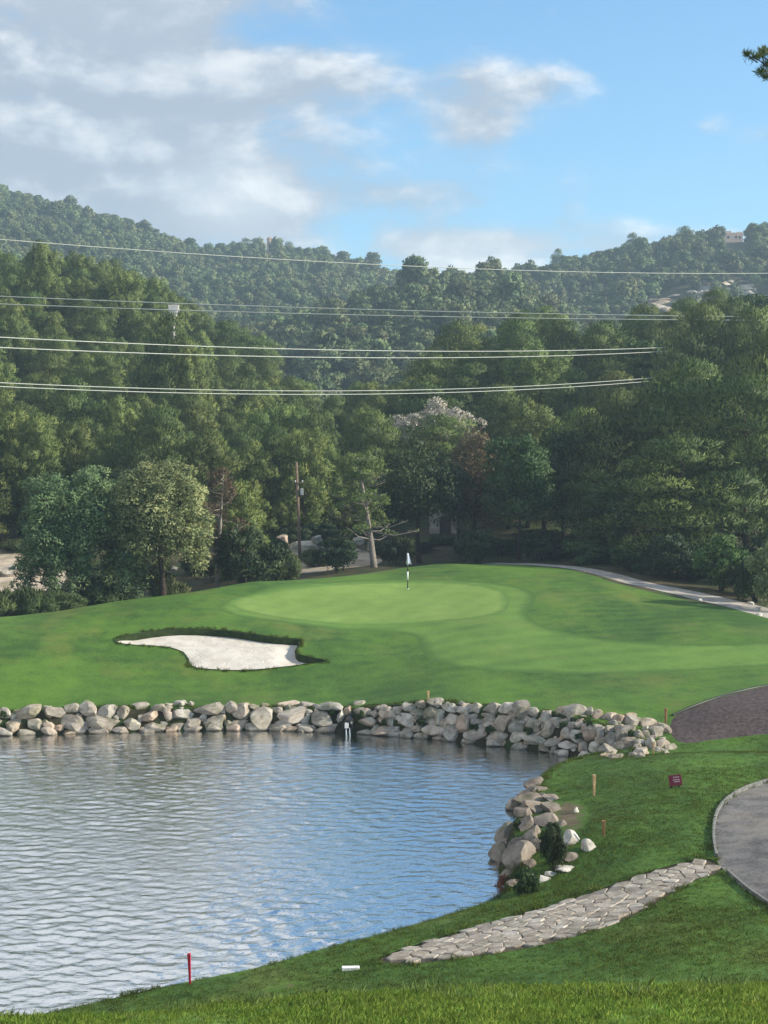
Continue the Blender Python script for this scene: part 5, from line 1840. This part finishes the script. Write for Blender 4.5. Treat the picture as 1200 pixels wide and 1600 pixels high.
wire((0, 374, 135), (1200, 427, 190), 0.9, 'topmost single wire crossing in front of the far hills', 0.036)
wire((0, 463, 191), (1090, 494, 196), 0.35, 'upper wire of the pair touching the white pylon head', 0.055)
wire((0, 475, 191), (1090, 500, 196), 0.35, 'lower wire of the pair touching the white pylon head', 0.055)
wire((0, 527, 122), (1040, 543, 184), 0.75, 'upper wire of the pair below the white pylon', 0.042)
wire((0, 543, 122), (1040, 549, 184), 0.8, 'lower wire of the pair below the white pylon', 0.042)
wire((0, 598, 120), (1000, 592, 168), 0.95, 'upper wire of the lowest close pair', 0.036)
wire((0, 604, 120), (1000, 597, 168), 0.95, 'lower wire of the lowest close pair', 0.036)

# white pylon head among the treetops
p_ = at(272, 484, 192.5)
zb = land1(p_[0], 192.5)
py_ = empty('pylon', (p_[0], 192.5, zb))
tag(py_, 'white concrete pylon whose head rises out of the pines', 'pylon')
ph_ = p_[2] - zb
mb = MB(); mb.tube([(0, 0, -.5), (0, 0, ph_ + .2)], [.30, .17], 8)
obj('shaft', mb.mesh('shaft', M['concrete'], True), py_)
mb = MB()
mb.add([(-.42, -.3, ph_ - .9), (.30, -.3, ph_ - .9), (.30, .3, ph_ - .9), (-.42, .3, ph_ - .9), (-.75, -.3, ph_ + .6), (.62, -.3, ph_ + .6), (.62, .3, ph_ + .6), (-.75, .3, ph_ + .6)],
       [(0, 3, 2, 1), (4, 5, 6, 7), (0, 1, 5, 4), (1, 2, 6, 5), (2, 3, 7, 6), (3, 0, 4, 7)])
obj('head', mb.mesh('head', M['concrete'], False, .04), py_)
mb = MB(); mb.box((0, 0, ph_ - .25), (1.5, .12, .12))
arm = obj('crossarm', mb.mesh('crossarm', M['steel'], False, .02), py_)
for xx in (-.65, .65, 0.4):
    mb = MB()
    for k in range(3):
        mb.tube([(xx, 0, ph_ - .16 + .11 * k), (xx, 0, ph_ - .10 + .11 * k)], [.09, .07], 8)
    obj('insulator', mb.mesh('insulator', M['white_paint'], True), arm)

# wooden utility pole
D_ = 136.0
p_ = at(468, 852, D_)
zb = land1(p_[0], D_)
up_ = empty('utility_pole', (p_[0], D_, zb))
tag(up_, 'weathered wooden utility pole with a short crossarm behind the mound', 'utility pole')
hh = at(463, 722, D_)[2] - zb
mb = MB(); mb.tube([(0.05, 0, -.6), (-0.1, 0, hh * .5), (-0.26, 0, hh)], [.16, .14, .11], 10)
obj('pole', mb.mesh('pole', M['pole_wood'], True), up_)
mb = MB(); mb.box((-0.05, -.14, hh * .79), (.75, .10, .11))
arm = obj('crossarm', mb.mesh('crossarm', M['pole_wood'], False, .015), up_)
for xx in (-.36, .28):
    mb = MB(); mb.tube([(xx, -.14, hh * .79 + .05), (xx, -.14, hh * .79 + .15), (xx, -.14, hh * .79 + .22)], [.03, .06, .04], 8)
    obj('insulator', mb.mesh('insulator', M['white_paint'], True), arm)
mb = MB(); mb.box((.22, -.12, hh * .70), (.26, .22, .6))
obj('junction_box', mb.mesh('junction_box', M['steel'], False, .03), up_)

# ruined house and stone tower on the ridges
p_ = at(1144, 353, 722)
zb = land1(p_[0], 722)
rh = empty('ruined_house', (p_[0], 722, zb + 2.6))
tag(rh, 'small ruined stone house on the crest of the ridge', 'house')
mb = MB(); mb.box((0, 0, 1.9), (9.0, 6.0, 8.2))
hw = obj('wall', mb.mesh('wall', M['stone_house'], False, .12), rh)
mb = MB(); mb.box((-2.6, 0, 6.35), (3.4, 5.2, .9)); mb.box((3.0, .4, 6.2), (2.2, 4.6, .6))
obj('broken_parapet', mb.mesh('broken_parapet', M['stone_house'], False, .1), rh)
for xx, zz in ((-2.4, 3.9), (1.2, 3.9), (3.0, 3.7)):
    mb = MB(); mb.box((xx, -3.02, zz), (.9, .1, 1.2))
    obj('window', mb.mesh('window', M['house_dark']), rh)
p_ = at(421, 379, 880)
st = empty('stone_tower', (p_[0], 880, max(p_[2] - 7.0, land1(p_[0], 880) + 1.0)))
tag(st, 'little pinkish stone tower among the pines on the highest ridge', 'tower')
mb = MB(); mb.tube([(0, 0, -2), (0, 0, 8.2), (0, 0, 9.2)], [1.6, 1.5, 1.6], 12)
obj('wall', mb.mesh('wall', M['stone_house'], False), st)
mb = MB(); mb.tube([(0, 0, 9.2), (0, 0, 10.4)], [1.65, .2], 12)
obj('roof', mb.mesh('roof', M['roof_tile'], False), st)
mb = MB(); mb.box((0, -1.50, 6.4), (.7, .2, 1.3))
obj('window', mb.mesh('window', M['house_dark']), st)
# pale hut seen between the trunks behind the green
p_ = at(692, 866, 152)
hz = land1(p_[0], 152)
hu = empty('pump_house', (p_[0], 152, hz))
tag(hu, 'pale concrete pump house glimpsed between the trunks behind the flag', 'hut')
mb = MB(); mb.box((0, 0, 1.1), (2.6, 2.2, 2.2))
obj('wall', mb.mesh('wall', M['hut'], False, .03), hu)
mb = MB(); mb.box((0, 0, 2.28), (3.0, 2.6, .16))
obj('roof', mb.mesh('roof', M['hut'], False, .03), hu)
mb = MB(); mb.box((.2, -1.12, .85), (1.1, .06, 1.7))
obj('door', mb.mesh('door', M['house_dark'], False), hu)


# limestone ledges on the eastern hill
def ledge(px, py, wpx, hpx, label, seed):
    g_ = None
    d_ = ray(px, py)
    Ds = np.arange(300, 800, 1.0)
    hit = np.nonzero(CAM_Z + d_[2] * Ds <= land(d_[0] * Ds, Ds))[0]
    D = Ds[hit[0]] if len(hit) else 600
    x = d_[0] * D
    root = empty('limestone_outcrop', (x, D, land1(x, D)))
    tag(root, label, 'outcrop')
    r2 = np.random.default_rng(seed)
    s_ = D / FPX
    for k in range(16):
        dx = r2.uniform(-.5, .5) * wpx * s_
        dy = r2.uniform(-.5, .5) * hpx * s_ * 3.5
        sz = r2.uniform(2.5, 6.0)
        obj('rock', BOULDER[k % 12], root, (dx, dy, land1(x + dx, D + dy) - land1(x, D) + .2), (r2.normal() * .2, r2.normal() * .2, r2.uniform(0, 6)), (sz * 1.9, sz, sz * .42))


ledge(1056, 472, 96, 18, 'pale limestone ledge on the eastern hillside above the sunlit pine', 1)
ledge(1188, 470, 60, 22, 'pale limestone terraces at the picture edge on the eastern hillside', 2)
ledge(1128, 450, 90, 26, 'scattered grey limestone on the eastern hillside below the ruined house', 3)


# ------------------------------------------------------------------ grass
def tuft_mesh(name, n, hgt, spread, width, seed, bend=0.5, mat='blade'):
    r2 = np.random.default_rng(seed)
    vv, ff, tt = [], [], []
    for k in range(n):
        a, rr = r2.uniform(0, 6.28), spread * math.sqrt(r2.random())
        b_ = np.array([math.cos(a) * rr, math.sin(a) * rr, -0.01])
        h_ = hgt * r2.uniform(.5, 1.15)
        d_ = r2.normal(size=2) * bend * h_ * .6
        s_ = r2.normal(size=2)
        s_ = s_ / np.linalg.norm(s_) * width * .5
        m_ = b_ + np.array([d_[0] * .35, d_[1] * .35, h_ * .6])
        t_ = b_ + np.array([d_[0], d_[1], h_])
        o_ = len(vv)
        vv += [b_ - np.array([*s_, 0]), b_ + np.array([*s_, 0]), m_ + np.array([*s_, 0]) * .8, t_, m_ - np.array([*s_, 0]) * .8]
        ff.append((o_, o_ + 1, o_ + 2, o_ + 3, o_ + 4))
        tt += [r2.random()] * 5
    me = mesh_np(name, np.array(vv), ff, M[mat], True)
    nn = np.tile(np.array([0, -0.25, 0.97], np.float32), (len(vv), 1)) + r2.normal(size=(len(vv), 3)) * .25
    nn /= np.linalg.norm(nn, axis=1)[:, None]
    me.normals_split_custom_set_from_vertices(nn.tolist())
    a_ = me.attributes.new('tint', 'FLOAT', 'POINT')
    a_.data.foreach_set('value', np.clip(np.array(tt), 0, 1).astype(np.float32))
    return me


def grass_field(name, x0, x1, y0, y1, n, meshes, size, label, test, seed):
    r2 = np.random.default_rng(seed)
    x, y = r2.uniform(x0, x1, n), r2.uniform(y0, y1, n)
    px = 600 + FPX * x / y
    ok = (px > -60) & (px < 1260)
    x, y = x[ok], y[ok]
    ok = test(x, y, r2)
    x, y = x[ok], y[ok]
    z = land(x, y) + 0.03 * vnoise(x, y, 1.7, 5)
    k = len(x)
    s_ = size * r2.uniform(.6, 1.3, k) * (1 + .35 * vnoise(x, y, 2.3, 9))
    scatter_stuff(name, np.column_stack([x, y, z - .01]), np.column_stack([r2.normal(size=k) * .1, r2.normal(size=k) * .1, r2.uniform(0, 6.28, k)]), np.column_stack([s_, s_, s_]),
                  r2.integers(0, len(meshes), k), proto_collection(name + '_tuft', meshes), label, 'grass')
    print(name, k)


def on_lawn(x, y):
    ok = shore_sd(x, y) > 0.62
    for pl in (CART, PATH, MULCH, SOIL, STREAK, BUNKER):
        ok &= ~inside(pl, x, y)
    return ok


rt = [tuft_mesh('tuft', 34, .085, .16, .011, 400 + i, .7) for i in range(5)]
grass_field('rough_grass', -9, 10, 18.5, 33, 15000, rt, 1.0, 'bright rough grass blades on the slope closest to the viewer', lambda x, y, r2: on_lawn(x, y), 1)
wt = [tuft_mesh('weed', 30, .24, .20, .010, 410 + i, .55, 'weed') for i in range(3)] + [tuft_mesh('weed', 24, .20, .16, .012, 420, .6, 'blade')]


def weedy(x, y, r2):
    px, py = project(x, y, land(x, y))
    band = np.exp(-((y - 26.0) / 2.0) ** 2)
    cl_ = sstep((vnoise(x, y, 1.1, 4) + .2) / .8)
    return on_lawn(x, y) & (r2.random(len(x)) < band * cl_ * .8)


grass_field('tall_weeds', -8, 8, 22, 31, 5200, wt, .8, 'taller pale weeds along the brow of the rough slope', weedy, 2)
lt = [tuft_mesh('tuft', 26, .038, .17, .010, 430 + i, .8, 'mown') for i in range(5)]
grass_field('lawn_grass', -16, 18, 33, 74, 120000, lt, 1.0, 'short mown grass blades on the bank beside the pond', lambda x, y, r2: on_lawn(x, y) & ((y < 60) | (x > 5)), 3)
et = [tuft_mesh('tuft', 26, .15, .14, .012, 440 + i, .6, 'mown') for i in range(4)]


def edge_of(x, y, r2):
    sd = shore_sd(x, y)
    e2 = np.minimum(edge_dist(CART, x, y), np.minimum(edge_dist(PATH, x, y), edge_dist(BUNKER, x, y)))
    lawn_ = on_lawn(x, y)
    clump = sstep((vnoise(x, y, 1.6, 6) + .35) / .9)
    near_ = (y < 60) & (sd > .1) & (sd < .9) & (r2.random(len(x)) < .9 * clump)
    wall_ = (y >= 60) & (sd > .75) & (sd < 1.15) & (r2.random(len(x)) < .8)
    path_ = (e2 < .14) & lawn_ & (r2.random(len(x)) < .35)
    bunk_ = (edge_dist(BUNKER, x, y) < .22) & ~inside(BUNKER, x, y) & (r2.random(len(x)) < .3)
    return near_ | wall_ | path_ | bunk_


grass_field('edge_grass', -34, 24, 36, 95, 160000, et, 1.0, 'longer grass fringe along the shore, the wall top and the path', edge_of, 4)

# plants in the boulder bank and between the wall stones
for px, py, wp, hp, kd, lab in ((866, 1335, 46, 62, 'dark_shrub', 'dark green bush growing among the boulders of the grassy point'), (822, 1382, 48, 34, 'shrub', 'small grey green bush at the foot of the boulders'),
                                (808, 1293, 16, 12, 'shrub', 'tiny green tuft between two boulders above the water'), (864, 1302, 28, 22, 'dark_shrub', 'small dark bush above the larger one among the boulders')):
    g_ = ground_at(px, py + hp / 2 - 4)
    s_ = g_[1] / FPX
    v_ = PROTO[kd][0]
    plant(kd, g_[0], g_[1], hp * s_ * 1.15, wp * s_, lab, 'bush', None, 'bush', z=g_[2])
g_ = ground_at(786, 1392)
rd = [(0, 0, .25, .18, .18, .28), (.15, .05, .15, .14, .14, .2), (-.12, 0, .1, .12, .12, .2)]
rb = empty('bush', g_)
tag(rb, 'small reddish dry plant at the waterline below the boulders', 'plant')
obj('foliage', leaf_cloud('foliage', rd, 260, .2, .03, M['redleaf'], 5, up=.6), rb)
mb = MB(); mb.tube([(0, 0, -.1), (0, 0, .3)], [.02, .01], 5)
obj('stem', mb.mesh('stem', M['bark_dark'], True), rb)
for i, (px, py, wp) in enumerate(((658, 1127, 16), (741, 1136, 16), (765, 1138, 18), (825, 1141, 18), (880, 1132, 16), (905, 1150, 18), (920, 1128, 14), (995, 1172, 18), (600, 1128, 10), (565, 1115, 10), (520, 1112, 12), (985, 1145, 12), (8, 1115, 14))):
    g_ = ground_at(px, py + 5)
    s_ = g_[1] / FPX
    LB = ('just right of the short tan stake', 'under the tall upright stone of the wall', 'beside the tall upright stone of the wall', 'low in the wall before its bend', 'high in the wall where it bends', 'low in the wall where it bends', 'near the wall top at the bend',
          'at the last boulders of the wall', 'in the wall beyond the outlet pipe', 'above the outlet pipe', 'beside the long white stone of the wall', 'near the weathered orange stake', 'at the picture edge end of the wall')
    plant('shrub', g_[0], g_[1] - .25, 12 * s_, wp * s_, 'green weed tuft growing ' + LB[i], 'weed', 'weeds in the stone wall', 'weed_tuft', z=g_[2])

# ------------------------------------------------------------------ haze
HAZE_DENSITY = 0.00038
hm = bpy.data.materials.new('valley_haze')
hm.use_nodes = True
h_ = NT(hm.node_tree)
vol = h_.n('ShaderNodeVolumePrincipled', ins={'Color': (0.60, 0.82, 1.0, 1.0), 'Density': HAZE_DENSITY, 'Anisotropy': 0.2})
ho = h_.n('ShaderNodeOutputMaterial')
h_.link(vol.outputs[0], ho.inputs['Volume'])
zs_ = [float(v) for v in gz]
mb = MB()
mb.box((0, 1740, (max(zs_) + 40 - 8) / 2), (5600, 4200, max(zs_) + 40 + 8))
hb = obj('haze', mb.mesh('haze', hm))
tag(hb, 'thin bluish haze filling the valley', 'haze', None, 'stuff')
scene.cycles.volume_step_rate = 4
scene.cycles.sample_clamp_indirect = 4.0
scene.cycles.sample_clamp_direct = 12.0
scene.cycles.max_bounces = 6
scene.cycles.diffuse_bounces = 3
scene.cycles.glossy_bounces = 3
scene.cycles.transmission_bounces = 3
scene.cycles.transparent_max_bounces = 6
scene.cycles.volume_bounces = 0
